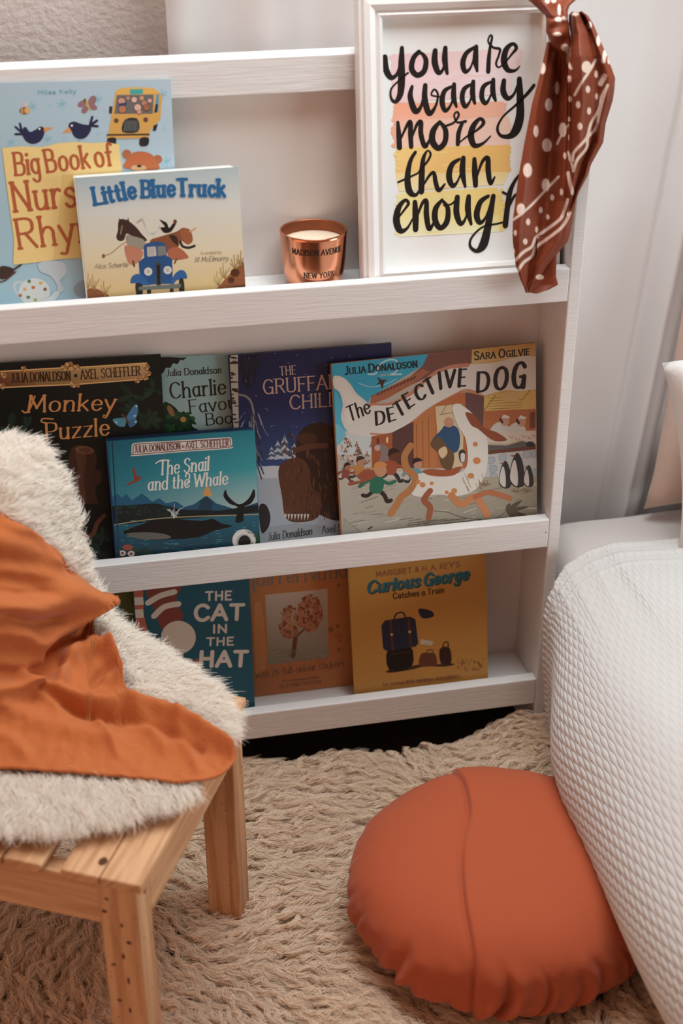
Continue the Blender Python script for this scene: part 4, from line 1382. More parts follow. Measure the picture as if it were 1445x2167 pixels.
A = Art(plane_map('frame'), fw, fh, 1.5)
A.view(740, 0, 2.0496)
for (quad, c4) in (
    ([(182, 236), (740, 208), (738, 300), (180, 330)], ['d3aaa6', 'd5b5b0', 'd9bcb8', 'd4a8a8']),
    ([(184, 330), (705, 300), (700, 405), (190, 448)], ['d4b0b0', 'dabfbd', 'dabdba', 'd3aaa6']),
    ([(195, 448), (668, 440), (672, 505), (192, 520)], ['da8a68', 'e09a7c', 'dd9c82', 'da9478']),
    ([(192, 520), (690, 505), (695, 632), (192, 640)], ['dc9c84', 'dfae98', 'ddb0a0', 'd9a894']),
    ([(205, 640), (692, 628), (690, 745), (198, 752)], ['dcae62', 'd9a24e', 'd4a254', 'd9a85e']),
    ([(198, 752), (690, 745), (668, 800), (212, 830)], ['dcb67a', 'dcb672', 'dbbf8e', 'dcc090']),
    ([(212, 838), (640, 812), (668, 930), (205, 940)], ['dcbf7c', 'dcb45e', 'd9b660', 'dbc184']),
    ([(205, 940), (668, 930), (650, 1005), (212, 1028)], ['dcc384', 'dbbc6e', 'dacb9e', 'd9cda6']),
):
    A.grad(quad, c4, 5)
random.seed(14)
for (x, y0, y1, c) in ((186, 240, 440, 'd4a9a8'), (736, 215, 290, 'd6b4af'), (668, 442, 500, 'dd9a7e'), (195, 455, 640, 'da9072'), (690, 510, 625, 'dfae98'), (202, 640, 740, 'dcae62'), (690, 632, 745, 'd4a254'), (660, 815, 1000, 'd9b660'), (208, 840, 1020, 'dcc384')):
    n = int((y1 - y0) / 18)
    for k in range(n):
        y = y0 + (y1 - y0) * (k + 0.5) / n
        A.disc(x + random.uniform(-7, 7), y, random.uniform(6, 14), random.uniform(7, 12), c, 10)
for k in range(26):
    y = random.uniform(225, 1010)
    x = random.uniform(215, 480)
    c = 'd6b0ad' if y < 430 else 'dd9a7e' if y < 520 else 'deab96' if y < 635 else 'dcb26a' if y < 830 else 'dcc07c'
    A.rib([(x, y), (x + random.uniform(60, 160), y - random.uniform(2, 6))], random.uniform(3, 8), c, False)
BR = '211a17'
for s in '''152,248,24;156,298,28;178,336,22;204,322,15;222,272,14
226,208,18;224,270,28;224,350,32;218,410,27;198,441,17;179,425,11;180,385,9;215,348,8;252,316,9
300,224,18;276,252,22;268,298,25;292,326,23;322,308,24;330,262,22;312,232,14;288,232,11
370,220,22;368,270,28;384,314,22;404,300,12;412,250,10
414,208,20;412,262,26;422,318,14
540,206,14;506,230,20;490,272,24;500,310,20;524,292,10;546,225,10
548,202,18;545,260,26;552,308,12
600,310,20;603,250,18;609,200,12;617,162,10;608,154,8;600,180,8;622,206,10;650,213,12;646,240,10;634,275,10;645,292,8;668,276,8;700,238,10;722,208,16;706,190,14;678,215,24;668,265,28;685,303,22;715,306,12;736,288,6
270,375,14;262,420,24;284,482,26;310,458,14;325,385,10
327,370,20;325,430,26;344,492,24;372,460,12;382,410,10;366,388,9;354,412,8;392,420,7
440,376,12;410,396,20;400,440,24;414,480,18;440,450,10;455,385,10
452,366,18;450,420,24;462,462,12
525,366,12;496,386,20;487,425,22;500,462,18;522,435,9;536,375,9
535,354,18;532,405,24;542,448,12
610,356,12;580,376,20;572,420,22;588,448,18;608,420,9;624,365,9
622,346,18;620,395,24;632,436,12
668,350,20;665,395,26;684,426,20;710,410,12;728,370,12
735,343,22;738,420,30;738,500,36;722,560,38;694,590,24;655,588,14;640,555,12;665,505,9;720,455,10;770,405,14;798,370,14
208,530,14;212,580,22;215,640,24
222,600,8;246,547,14;262,530,20;263,580,22;266,636,20
268,600,8;290,542,14;308,530,20;308,580,22;326,635,20;348,600,8
390,528,14;362,566,26;358,612,28;384,642,24;412,615,24;415,565,22;394,532,14
408,548,10;450,532,9;472,500,10;464,485,8;452,500,8;466,530,9;502,526,12
488,532,14;472,575,20;468,625,18
472,620,6;510,590,8;556,560,10;580,532,16;564,515,14;536,545,24;525,590,28;540,630,22;576,622,12;610,590,6
284,660,14;262,700,18;250,770,26;258,828,28;284,846,16;306,820,8
210,790,9;250,772,9;302,748,8
298,745,6;336,700,10;350,668,10;336,654,8;318,690,18;312,760,26;310,830,26
316,808,8;344,762,12;364,750,16;372,790,20;386,825,18;412,798,8
475,690,12;442,715,22;430,765,26;446,805,20;470,780,9;494,710,9
492,685,20;488,745,26;500,808,12
540,690,18;542,745,26;545,803,22
550,770,8;574,702,14;598,686,20;600,740,24;610,795,18;628,768,8
205,950,8;240,905,10;254,882,14;240,868,14;212,900,24;202,955,30;218,1000,26;248,990,12;274,945,7
282,876,20;285,935,28;285,995,24
290,945,8;314,882,14;332,872,18;332,930,24;344,993,20;366,960,8
400,866,12;372,905,24;370,955,26;392,988,22;420,962,24;425,905,20;404,872,12
408,890,8;440,885,8;465,862,12
466,855,22;462,920,26;480,970,20;502,945,10;516,880,9
515,852,20;512,910,26;526,972,12
600,850,14;566,876,22;550,930,26;564,965,20;590,940,10;616,865,10
622,850,20;610,920,26;595,1000,32;578,1062,36;550,1088,18;522,1068,12;528,1030,9;575,985,8;640,970,8;668,963,8
740,752,10;712,790,14;690,850,22;674,978,24
664,834,10;692,848,10
745,832,12;712,852,12;688,900,10'''.splitlines():
    A.rib(s, 10, BR, True, 8)
v, f = box_data(-0.003, fw + 0.003, 0.0, 0.0042, -0.003, fh + 0.003)
join_art('print', v, f, A.ink('d0c8c2'), A, M_PRINT, fr)

# ================================================================== copper candle
cx, cy, cz = -0.3165, 0.0560, B1
candle = empty('candle', (cx, cy, cz))
tag(candle, 'polished copper cup candle with cream wax beside the white frame', 'candle')
HC = 0.0715
outer = [(0.0, 0.0005), (0.022, 0.0), (0.029, 0.002), (0.0345, 0.008), (0.0375, 0.017), (0.0392, 0.030), (0.0405, 0.050), (0.0415, HC)]
inner = [(0.0405, HC + 0.0003), (0.0393, HC - 0.002), (0.0380, 0.045), (0.0370, 0.030), (0.0, 0.028)]
pr = [tuple(p) for p in catmull(outer, False, 4)] + inner
N = 64
lv = [(r * math.cos(2 * PI * i / N), r * math.sin(2 * PI * i / N), z) for r, z in pr for i in range(N)]
cup = mesh_obj('cup', lv, [tuple(reversed(t)) for t in grid_faces(N, len(pr), True)][::1], M_COPPER, candle, True)
cup.data.materials.append(M_COPPER_IN)
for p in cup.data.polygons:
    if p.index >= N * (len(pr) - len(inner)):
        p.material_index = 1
wx = [(0.0, 0.0562), (0.02, 0.0565), (0.034, 0.0570), (0.0381, 0.0575), (0.0381, 0.0535), (0.0, 0.0535)]
lv = [(r * math.cos(2 * PI * i / N), r * math.sin(2 * PI * i / N), z) for r, z in wx for i in range(N)]
mesh_obj('wax', lv, grid_faces(N, len(wx), True), M_WAX, candle, True)


def cup_r(z):
    return np.interp(z, [p[1] for p in outer[1:]], [p[0] for p in outer[1:]])


face = math.atan2(CAM[1] - cy, CAM[0] - cx)
L = Art(lambda x, y: (x, y), 1, 1, 1.0)
L.view(0, 0, 1000)
L.oy = 0
L.text('MADISON AVENUE', [(150, 51.5), (216, 51.5)], 6.6, '120c0a', 0.2, 0.2, 0.03, gap=0.2)
lv0 = len(L.v)
L.text('NEW YORK', [(165, 22.0), (205, 22.0)], 6.6, '120c0a', 0.2, 0.2, 0.03, gap=0.22)
cv = []
for a, b, l in L.v:
    z = b
    r = cup_r(z) + 0.00025
    th = face + (a - 0.180) / 0.040 + 0.06
    cv.append((r * math.cos(th), r * math.sin(th), z))
mesh_obj('lettering', cv, L.f, M_LETTER, candle)

# ================================================================== spotted scarf knotted on the frame's corner
scarf = empty('scarf', (0.02, 0.0, 0.76))
tag(scarf, 'rust brown satin scarf with white spots and stripes, knotted over the frame corner', 'scarf')
SP = (1040, 0, 1371 / 405.0)
DOTS = [(365, 490, 22, 40), (410, 750, 26, 46), (470, 630, 16, 46), (510, 930, 28, 52), (318, 940, 18, 42), (396, 1040, 34, 48), (258, 1220, 32, 50), (388, 1325, 28, 46),
        (210, 1500, 30, 42), (262, 1590, 15, 24), (352, 1505, 14, 22), (434, 1415, 15, 22), (500, 1375, 12, 24), (403, 1555, 12, 20), (323, 1645, 11, 22), (242, 1730, 16, 22), (170, 1668, 11, 22),
        (162, 1800, 8, 18), (525, 1115, 12, 24), (345, 1985, 30, 18),
        (680, 480, 34, 42), (750, 530, 12, 26), (690, 640, 16, 26), (752, 690, 10, 22), (620, 750, 16, 26), (698, 795, 14, 26), (632, 905, 18, 26), (558, 565, 14, 24), (562, 710, 13, 22), (556, 855, 10, 20),
        (700, 180, 18, 26), (765, 290, 14, 40), (600, 100, 26, 14), (480, 140, 26, 18), (525, 130, 20, 16), (485, 70, 12, 40), (400, 5, 18, 20), (445, 0, 20, 22), (470, 245, 32, 14), (525, 340, 28, 26), (555, 985, 6, 20), (840, 430, 10, 30)]
LINES = [([(155, 1575), (210, 1535), (290, 1465), (370, 1380), (480, 1265)], 8), ([(165, 1870), (230, 1805), (290, 1765), (320, 1700), (400, 1640), (490, 1570), (520, 1510), (545, 1430)], 11),
         ([(175, 1960), (230, 1880), (290, 1835), (320, 1770), (400, 1710), (490, 1640), (530, 1590), (560, 1525)], 11), ([(470, 1030), (500, 970), (550, 895)], 7),
         ([(595, 680), (640, 600), (700, 510), (745, 430)], 9), ([(545, 375), (545, 440), (570, 490)], 10), ([(580, 1150), (595, 1085), (680, 990), (710, 890), (770, 780), (790, 690), (825, 620)], 10),
         ([(585, 1225), (610, 1150), (680, 1060), (690, 985), (745, 920), (775, 800), (800, 700), (830, 610)], 10), ([(780, 600), (810, 545)], 18), ([(550, 1090), (585, 1215)], 9), ([(548, 1240), (560, 1300), (580, 1385)], 13), ([(800, 440), (815, 370)], 14)]


def silk_cols(px):
    px = np.asarray(px)
    base = np.array([0.205, 0.043, 0.017])
    white = np.array([0.80, 0.62, 0.53])
    m = np.zeros(len(px))
    for (a, b, ra, rb) in DOTS:
        d = np.sqrt(((px[:, 0] - a) / ra) ** 2 + ((px[:, 1] - b) / rb) ** 2)
        m = np.maximum(m, np.clip((1.06 - d) / 0.12, 0, 1))
    for pts, w in LINES:
        P = np.array(catmull(pts, False, 6))
        for i in range(len(P) - 1):
            a, b = P[i], P[i + 1]
            ab = b - a
            t = np.clip(((px - a) @ ab) / (ab @ ab + 1e-9), 0, 1)
            d = np.linalg.norm(px - (a + t[:, None] * ab), axis=1)
            m = np.maximum(m, np.clip((w + 2 - d) / 4, 0, 1))
    c = base + (white - base) * m[:, None]
    return np.concatenate([c, np.ones((len(px), 1))], axis=1)


def cloth_strip(name, rows, depth, nu=90, nv=260, thick=0.0012):
    """rows: (y, x left, x right, distance of the cloth in front of the shelf); laid as a hanging, pleated strip"""
    rows = np.array(rows, float)
    ys = rows[:, 0]
    tt = np.linspace(ys[0], ys[-1], nv)
    px, V = [], []
    for y in tt:
        xl, xr, dy = (np.interp(y, ys, rows[:, k]) for k in (1, 2, 3))
        for i in range(nu):
            s = i / (nu - 1)
            x = xl + (xr - xl) * s
            px.append((x, y))
            Y = dy + depth(s, (y - ys[0]) / (ys[-1] - ys[0]), x, y)
            p = on_plane(SP[0] + x / SP[2], SP[1] + y / SP[2], (0, Y, 0), np.array([0, 1.0, 0]))
            V.append(p - np.array([0.02, 0.0, 0.76]))
    o = mesh_obj(name, V, grid_faces(nu, nv), M_SILK, scarf, True, colors=silk_cols(px))
    so = o.modifiers.new('solid', 'SOLIDIFY')
    so.thickness, so.offset = thick, 1
    return o


g = lambda a, b, w: math.exp(-((a - b) / w) ** 2)
# front tail, hanging over the frame and the ledge
cloth_strip('tail', [(300, 398, 560, 0.022), (420, 372, 572, 0.014), (520, 350, 585, 0.008), (740, 290, 596, 0.000), (1050, 230, 600, -0.010), (1280, 190, 600, -0.018), (1440, 170, 602, -0.022), (1480, 165, 598, -0.024), (1560, 154, 582, -0.026), (1680, 150, 562, -0.028), (1730, 152, 545, -0.028), (1900, 172, 402, -0.027), (2000, 205, 338, -0.026), (2060, 232, 290, -0.025), (2095, 250, 262, -0.024)],
            lambda s, t, x, y: (0.026 * g(s, 0.52, 0.15) * min(1, t * 6) * (1 - 0.75 * max(0, t - 0.55) / 0.45) - 0.006 * g(s, 0.12, 0.1) - 0.010 * g(s, 0.93, 0.06) * (1 - t) - 0.007 * g(s, 0.80, 0.05) * (1 - t) + 0.006 * s * s
                                + 0.002 * math.sin(9 * s + 5 * t)))
# second fold of the same tail, seen below the diagonal hem
cloth_strip('inner_fold', [(1700, 330, 500, -0.017), (1830, 330, 466, -0.018), (1980, 300, 462, -0.019), (2040, 262, 478, -0.021), (2075, 250, 410, -0.022), (2097, 256, 345, -0.023)],
            lambda s, t, x, y: 0.003 * math.sin(5 * s), 30, 60)
# second tail, falling to the right over the side panel
cloth_strip('tail', [(85, 585, 650, 0.022), (110, 560, 690, 0.020), (170, 560, 728, 0.018), (240, 572, 758, 0.008), (300, 566, 783, 0.000), (350, 562, 806, -0.008), (400, 560, 828, -0.014), (560, 552, 886, -0.020), (640, 556, 880, -0.021), (720, 562, 868, -0.022), (880, 562, 818, -0.022), (1020, 562, 800, -0.022), (1180, 556, 712, -0.022), (1260, 552, 688, -0.022), (1370, 552, 628, -0.022), (1430, 548, 604, -0.022), (1490, 546, 575, -0.020), (1545, 542, 552, -0.022)],
            lambda s, t, x, y: (-0.026 * g(s, 0.30, 0.18) * (1 - 0.3 * t) + 0.011 * g(s, 0.70, 0.08) * (1 - 0.6 * t) - 0.006 * g(s, 0.86, 0.08) + 0.012 * g(s, 0.02, 0.06) + 0.0025 * math.sin(14 * t + 6 * s)))
# flared loop above the knot
cloth_strip('loop', [(-190, 205, 700, 0.040), (-80, 230, 650, 0.034), (0, 262, 604, 0.028), (40, 310, 560, 0.022), (80, 350, 545, 0.018), (112, 385, 548, 0.014), (150, 398, 545, 0.016)],
            lambda s, t, x, y: 0.010 * math.cos(3.2 * PI * s) * (1 - 0.5 * t) - 0.010 * math.sin(PI * s) * t, 60, 90)
# knot: a wrapped band
kn, kp = [], []
nu, nv = 60, 60
for j in range(nv):
    y = 95 + (385 - 95) * j / (nv - 1)
    t = j / (nv - 1)
    half = np.interp(t, [0, 0.12, 0.45, 0.8, 1], [60, 78, 86, 70, 20])
    cxk = np.interp(t, [0, 0.45, 1], [468, 474, 520])
    for i in range(nu):
        s = i / (nu - 1)
        a = PI * (s - 0.5)
        x = cxk + half * math.sin(a)
        wr = 0.0025 * math.sin(16 * t + 5 * s) * math.cos(a)
        Y = 0.016 - 0.022 * math.cos(a) * math.sin(PI * min(1, max(0.04, t))) ** 0.5 + wr
        p = on_plane(SP[0] + x / SP[2], SP[1] + y / SP[2], (0, Y, 0), np.array([0, 1.0, 0]))
        kn.append(p - np.array([0.02, 0, 0.76]))
        kp.append((x, y))
mesh_obj('knot', kn, grid_faces(nu, nv), M_SILK, scarf, True, colors=silk_cols(kp))

# ================================================================== bed: mattress, blanket, pillows
ZM = 0.33


def rounded_box(name, x0, x1, y0, y1, z0, z1, r, m, parent=None):
    o = box(name, x0, x1, y0, y1, z0, z1, m, parent, 0)
    b = o.modifiers.new('bevel', 'BEVEL')
    b.width, b.segments = r, 6
    o.data.polygons.foreach_set('use_smooth', [True] * 6)
    return o


mv, nu, nv = [], 90, 90
mat_o = empty('mattress', (0.5, -0.9, 0))
tag(mat_o, 'low mattress in white fitted sheet standing right of the bookshelf', 'mattress')
v = []
prf = [(0.030, 0.004), (0.024, 0.03), (0.021, 0.12), (0.021, 0.24), (0.026, 0.29), (0.042, 0.318), (0.07, 0.328), (0.15, 0.331), (0.3, 0.332), (0.96, 0.33)]
P2 = catmull(prf, False, 8)
ylist = np.linspace(-1.9, 0.118, 60)
for yy in ylist:
    back = max(0, (yy - 0.085) / 0.033)
    for (x, z) in P2:
        zz = z - (0.02 * back * back if z > 0.25 else 0) + 0.003 * vnoise((x, yy, 0), 9) * (1 if z > 0.3 else 0)
        xin = 0.045 * float(np.clip((-0.02 - yy) / 0.08, 0, 1)) * (1 - min(1, max(0, (x - 0.03) / 0.3)))
        v.append((x + xin - 0.5, yy + 0.9, zz - (0.006 if yy < -0.12 else 0)))
n0 = len(P2)
f = [tuple(reversed(t)) for t in grid_faces(n0, len(ylist))]
v += [(x - 0.5, 0.118 + 0.9, 0.0) for (x, z) in P2]
b0 = n0 * (len(ylist) - 1)
f += [(b0 + i, n0 * len(ylist) + i, n0 * len(ylist) + i + 1, b0 + i + 1) for i in range(n0 - 1)]
mesh_obj('fitted_sheet', v, f, M_SHEET, mat_o, True)

# waffle blanket draped over the bed edge to the floor
prof = [(0.80, 0.340), (0.40, 0.343), (0.20, 0.343), (0.10, 0.342), (0.04, 0.338), (0.0, 0.326), (-0.032, 0.303), (-0.060, 0.268), (-0.074, 0.225), (-0.074, 0.175), (-0.052, 0.125), (-0.024, 0.075), (0.0, 0.035), (0.011, 0.010)]
PR = np.array(catmull(prof, False, 10))
sl = np.concatenate([[0], np.cumsum(np.linalg.norm(np.diff(PR, axis=0), axis=1))])
STEP = 0.0021
su = np.arange(0.36, sl[-1], 0.0012)
su = np.concatenate([np.linspace(0, 0.355, 18), su])
yv = np.concatenate([np.arange(0.0, -0.74, -STEP), np.linspace(-0.76, -1.5, 20)])
X0, Z0 = np.interp(su, sl, PR[:, 0]), np.interp(su, sl, PR[:, 1])
dX, dZ = np.gradient(X0, su), np.gradient(Z0, su)
BV = []
for iy, y in enumerate(yv):
    bul = min(1.0, max(0.0, (-y - 0.02) / 0.32))
    bul = bul * bul * (3 - 2 * bul)
    # the head end follows a slanting fold line
    head = -0.055 + 0.052 * (1 - np.exp(-np.maximum(X0 + 0.02, 0) / 0.06)) - 0.01 * np.clip((X0 - 0.1) / 0.1, 0, 1)
    yy = y + head * max(0.0, 1 + y / 0.25)
    side = np.clip((0.335 - Z0) / 0.08, 0, 1)
    ws = np.clip((0.07 - X0) / 0.09, 0, 1)
    hx = np.where(X0 > 0.10, X0, np.interp(Z0, [0, 0.1, 0.2, 0.27, 0.30, 0.318, 0.330, 0.338, 0.3415, 0.3421], [0.020, 0.004, -0.008, -0.012, -0.009, 0.000, 0.018, 0.048, 0.085, 0.10]))
    xx = hx * (1 - bul) + X0 * bul + side * 0.004 * math.sin(y * 13) - 0.006 * side * np.clip((0.15 - Z0) / 0.15, 0, 1) * math.sin(y * 22 + 1)
    zz = Z0 + 0.003 * np.sin(X0 * 30 + y * 11) * (1 - side)
    a = su / 0.0060
    row = np.floor(a)
    b = (yy + (row % 2) * 0.015) / 0.030
    cell = np.abs(np.cos(PI * (a - 0.5))) ** 1.1 * (0.5 - 0.5 * np.cos(2 * PI * b)) ** 1.0
    # three flat woven bands near the folded head end
    band = 1.0
    for yb in (0.022, 0.050):
        band *= 1 - 0.9 * math.exp(-((-y - yb) / 0.005) ** 2)
    hgt = 0.0017 * cell * band * (0.35 + 0.65 * np.clip(1.4 * side + 0.25, 0, 1)) + (0.0030 * math.exp(-((y + 0.004) / 0.004) ** 2) + 0.0022 * math.exp(-((y + 0.030) / 0.0035) ** 2) + 0.0022 * math.exp(-((y + 0.058) / 0.0035) ** 2))
    nX, nZ = dZ, -dX
    s = np.sign(nZ.mean()) or 1
    nrm = np.sqrt(nX ** 2 + nZ ** 2) + 1e-9
    px = xx - s * 0 + hgt * (nX / nrm)
    pz = zz + hgt * (nZ / nrm)
    if nZ[len(nZ) // 8] < 0:
        px, pz = xx - hgt * nX / nrm, zz - hgt * nZ / nrm
    BV.append(np.stack([px, yy if isinstance(yy, np.ndarray) else np.full_like(px, yy), np.maximum(pz, 0.004)], axis=1))
BV = np.concatenate(BV)
o = mesh_obj('blanket', BV, [tuple(reversed(t)) for t in grid_faces(len(su), len(yv))], M_WAFFLE, None, True)
so = o.modifiers.new('solid', 'SOLIDIFY')
so.thickness, so.offset = 0.004, -1
tag(o, 'white waffle-weave blanket draped over the mattress edge to the rug', 'blanket')


def pillow(name, label, loc, w, h, t, rot, m, n=36):
    v = []
    for sgn in (1, -1):
        for j in range(n):
            for i in range(n):
                u, q = 2 * i / (n - 1) - 1, 2 * j / (n - 1) - 1
                pinch = 1 - 0.06 * (1 - u * u) - 0
                x = w / 2 * u * (1 - 0.07 * (1 - q * q) ** 1.0 * abs(u) ** 3)
                z = h / 2 * q * (1 - 0.07 * (1 - u * u) * abs(q) ** 3)
                d = max(0.0, (1 - u ** 4) * (1 - q ** 4)) ** 0.45
                wr = 0.010 * vnoise((u, q, sgn), 2.2, w * 9) + 0.004 * vnoise((u, q, sgn), 6, h * 7)
                v.append((x, sgn * (t / 2 * d + wr * d), z + h / 2))
    f = [tuple(reversed(q)) for q in grid_faces(n, n)] + [tuple(i + n * n for i in q) for q in grid_faces(n, n)]
    o = mesh_obj(name, v, f, m, None, True)
    wd = o.modifiers.new('weld', 'WELD')
    wd.merge_threshold = 0.0008
    o.location = loc
    o.rotation_euler = rot
    tag(o, label, 'pillow')
    return o


pillow('pillow', 'beige linen pillow standing upright against the curtain on the bed', (0.402, 0.070, ZM + 0.004), 0.47, 0.44, 0.10, (-0.10, 0.08, 0.02), M_BEIGE)
pillow('pillow', 'white pillow leaning in front of the beige pillow at the right edge', (0.388, -0.035, ZM + 0.040), 0.42, 0.285, 0.09, (-0.10, -0.16, 0.0), M_PILLOW)

# ================================================================== stool
SO = np.array([-0.609, -0.543, 0.0])          # front right corner on the floor
SV = np.array([0.457, 0.891, 0.0]); SV /= np.linalg.norm(SV)
SU = np.array([-SV[1], SV[0], 0.0])           # along the front edge, to the left
STZ, SDEP, SLEN = 0.35, 0.313, 0.50
stool = empty('stool', tuple(SO))
tag(stool, 'knotty pine stool with slatted top under the sheepskin, on the rug', 'stool')


def sbar(name, u0, u1, v0, v1, z0, z1, axis, parent=stool, bev=0.0018, seed=0.0):
    """a timber in the stool's own axes; UV follows the grain (axis 0 u, 1 v, 2 z)"""
    pts, f = box_data(u0, u1, v0, v1, z0, z1)
    V = [SU * a + SV * b + np.array([0, 0, c]) for a, b, c in pts]
    f = [tuple(reversed(t)) for t in f]
    uv = []
    for a, b, c in pts:
        p = (a, b, c)
        long = p[axis]
        cross = sum(p[k] for k in range(3) if k != axis)
        uv.append((cross + seed, long + seed * 3))
    o = mesh_obj(name, V, f, M_PINE, parent, uvs=uv)
    bevel(o, bev)
    return o



def add_faces(o, v, f, m):
    me = o.data
    uv = [tuple(me.uv_layers[0].data[l].uv) for l in range(len(me.loops))]
    V = [tuple(q.co) for q in me.vertices] + [tuple(q) for q in v]
    F = [tuple(p.vertices) for p in me.polygons]
    n0, k0 = len(me.vertices), len(F)
    F += [tuple(i + n0 for i in t) for t in f]
    old = me.materials[0]
    me.clear_geometry()
    me.from_pydata(V, [], F)
    if len(me.materials) < 2:
        me.materials.append(m)
    l = me.uv_layers[0] if me.uv_layers else me.uv_layers.new(name='UVMap')
    for i, q in enumerate(uv):
        l.data[i].uv = q
    for p in list(me.polygons)[k0:]:
        p.material_index = 1
    me.update()


slats = [(-0.004, 0.0402), (0.0412, 0.0835), (0.1045, 0.147), (0.149, 0.19), (0.192, 0.234), (0.236, 0.278), (0.280, 0.322), (0.324, 0.366), (0.368, 0.41), (0.412, 0.454), (0.456, 0.503)]
for k, (a, b) in enumerate(slats):
    slat = sbar('top_slat', a, b, -0.004, SDEP + 0.004, STZ - 0.012, STZ, 1, seed=k * 0.37)
    if k == 1:
        slat_knot = slat
LG, LV = 0.043, 0.034
for k, (u, vv) in enumerate(((0.004, 0), (0.002, SDEP - LV), (SLEN - LG, 0), (SLEN - LG, SDEP - LV))):
    leg = sbar('leg', u, u + LG, vv, vv + LV, 0.0, STZ - 0.0125, 2, seed=2.1 + k)
    if u < 0.1:
        random.seed(40 + k)
        kn = []
        spots = [(0.006, 0.30, 3.2, 2.2), (0.010, 0.318, 2.6, 1.6), (0.030, 0.262, 3.0, 2.4), (0.010, 0.225, 2.8, 1.6), (0.012, 0.172, 3.0, 1.8), (0.010, 0.122, 2.6, 1.8), (0.024, 0.285, 1.6, 3.0), (0.022, 0.24, 1.8, 4.0), (0.025, 0.205, 1.4, 5.0), (0.023, 0.16, 1.5, 4.0), (0.021, 0.13, 1.3, 3.5), (0.024, 0.10, 1.5, 4.0)] if k == 0 else []
        spots += [(random.uniform(0.003, 0.040), random.uniform(0.03, 0.33), random.uniform(0.5, 1.1), random.uniform(0.5, 1.0)) for _ in range(16)]
        kv, kf = [], []
        for side in (0, 1):
            for (a, z, rx, rz) in spots if side == 0 else [(0.02, 0.318, 2.0, 2.6), (0.03, 0.25, 1.0, 1.4)] + [(random.uniform(0.003, 0.031), random.uniform(0.03, 0.32), random.uniform(0.5, 1.0), random.uniform(0.6, 1.2)) for _ in range(10)]:
                b0 = len(kv)
                for i in range(12):
                    t = 2 * PI * i / 12
                    da, dz = rx * 0.001 * math.cos(t), rz * 0.001 * math.sin(t)
                    p = SU * (u + LG - a + da) + SV * (vv - 0.0003) if side == 0 else SU * (u - 0.0003) + SV * (vv + a + da)
                    kv.append(p + np.array([0, 0, z + dz]))
                kf.append(tuple(range(b0, b0 + 12)) if side == 0 else tuple(range(b0 + 11, b0 - 1, -1)))
        add_faces(leg, kv, kf, M_KNOT)
sbar('apron', LG, SLEN - LG, 0.004, 0.024, STZ - 0.073, STZ - 0.0125, 0, seed=5.2)
sbar('apron', LG, SLEN - LG, SDEP - 0.024, SDEP - 0.004, STZ - 0.073, STZ - 0.0125, 0, seed=6.2)
sbar('apron', 0.004, 0.024, LV, SDEP - LV, STZ - 0.073, STZ - 0.0125, 1, seed=7.7)
sbar('apron', SLEN - 0.024, SLEN - 0.004, LV, SDEP - LV, STZ - 0.073, STZ - 0.0125, 1, seed=8.4)
# knot in the second slat
kv = [SU * (0.046 + 0.0045 * math.cos(t)) + SV * (0.018 + 0.006 * math.sin(t)) + np.array([0, 0, STZ + 0.0004]) for t in [2 * PI * i / 14 for i in range(14)]]
add_faces(slat_knot, kv, [tuple(range(13, -1, -1))], M_KNOT)


def sstep(x, a, b):
    t = np.clip((x - a) / (b - a), 0, 1)
    return t * t * (3 - 2 * t)


def mound(u, v):
    """height of the sheepskin's leather above the stool top: flat at the front, heaped up at the back left"""
    slope = 0.056 * np.clip(u / 0.2, 0, 1.3) ** 1.7 * sstep(v, 0.02, 0.28)
    hump = 0.178 * sstep(u, 0.192, 0.245) * sstep(v, 0.09, 0.30)
    return 0.006 + slope + hump


def to_world(u, v, h):
    return SO + SU * u + SV * v + np.array([0, 0, STZ + h])


skin_ol = [(-0.004, 0.125), (-0.008, 0.19), (0.004, 0.245), (0.045, 0.292), (0.12, 0.318), (0.22, 0.335), (0.34, 0.338), (0.46, 0.335), (0.50, 0.2), (0.47, 0.03), (0.35, 0.0), (0.22, 0.012), (0.15, 0.028), (0.085, 0.058), (0.03, 0.092)]
OL = np.array(catmull(skin_ol, True, 6))


def inside(u, v, P=OL):
    c = False
    n = len(P)
    j = n - 1
    for i in range(n):
        if (P[i][1] > v) != (P[j][1] > v) and u < (P[j][0] - P[i][0]) * (v - P[i][1]) / (P[j][1] - P[i][1]) + P[i][0]:
            c = not c
        j = i
    return c


sheep = empty('sheepskin', tuple(SO + np.array([0, 0, STZ])))
tag(sheep, 'fluffy cream sheepskin heaped on the pine stool under the orange throw', 'sheepskin')
off = SO + np.array([0, 0, STZ])
cen = np.array([0.27, 0.18])
hv, rings = [], 26
for k in range(rings + 1):
    t = k / rings
    for p in OL:
        q = cen + (p - cen) * t
        hv.append(to_world(q[0], q[1], float(mound(q[0], q[1])) * (1 - 0.75 * t ** 14)) - off)
mesh_obj('hide', hv, grid_faces(len(OL), rings + 1, True), M_HIDE, sheep, True)
top = np.array([(-170, 985), (-60, 1040), (0, 1082), (60, 1128), (110, 1166), (150, 1214), (184, 1288), (190, 1330), (205, 1352), (240, 1400), (258, 1450), (272, 1466), (330, 1481), (365, 1493), (400, 1515), (440, 1545), (470, 1570), (495, 1592), (503, 1606)], float)
bot = np.array([(-170, 1612), (0, 1627), (100, 1634), (200, 1641), (300, 1650), (380, 1659), (430, 1656), (470, 1642), (495, 1620), (503, 1609)], float)


def to_px(p):
    d = np.asarray(p) - CAM
    z = d @ AX_F
    return 722.5 + FPX * (d @ AX_R) / z, 1083.5 - FPX * (d @ AX_U) / z


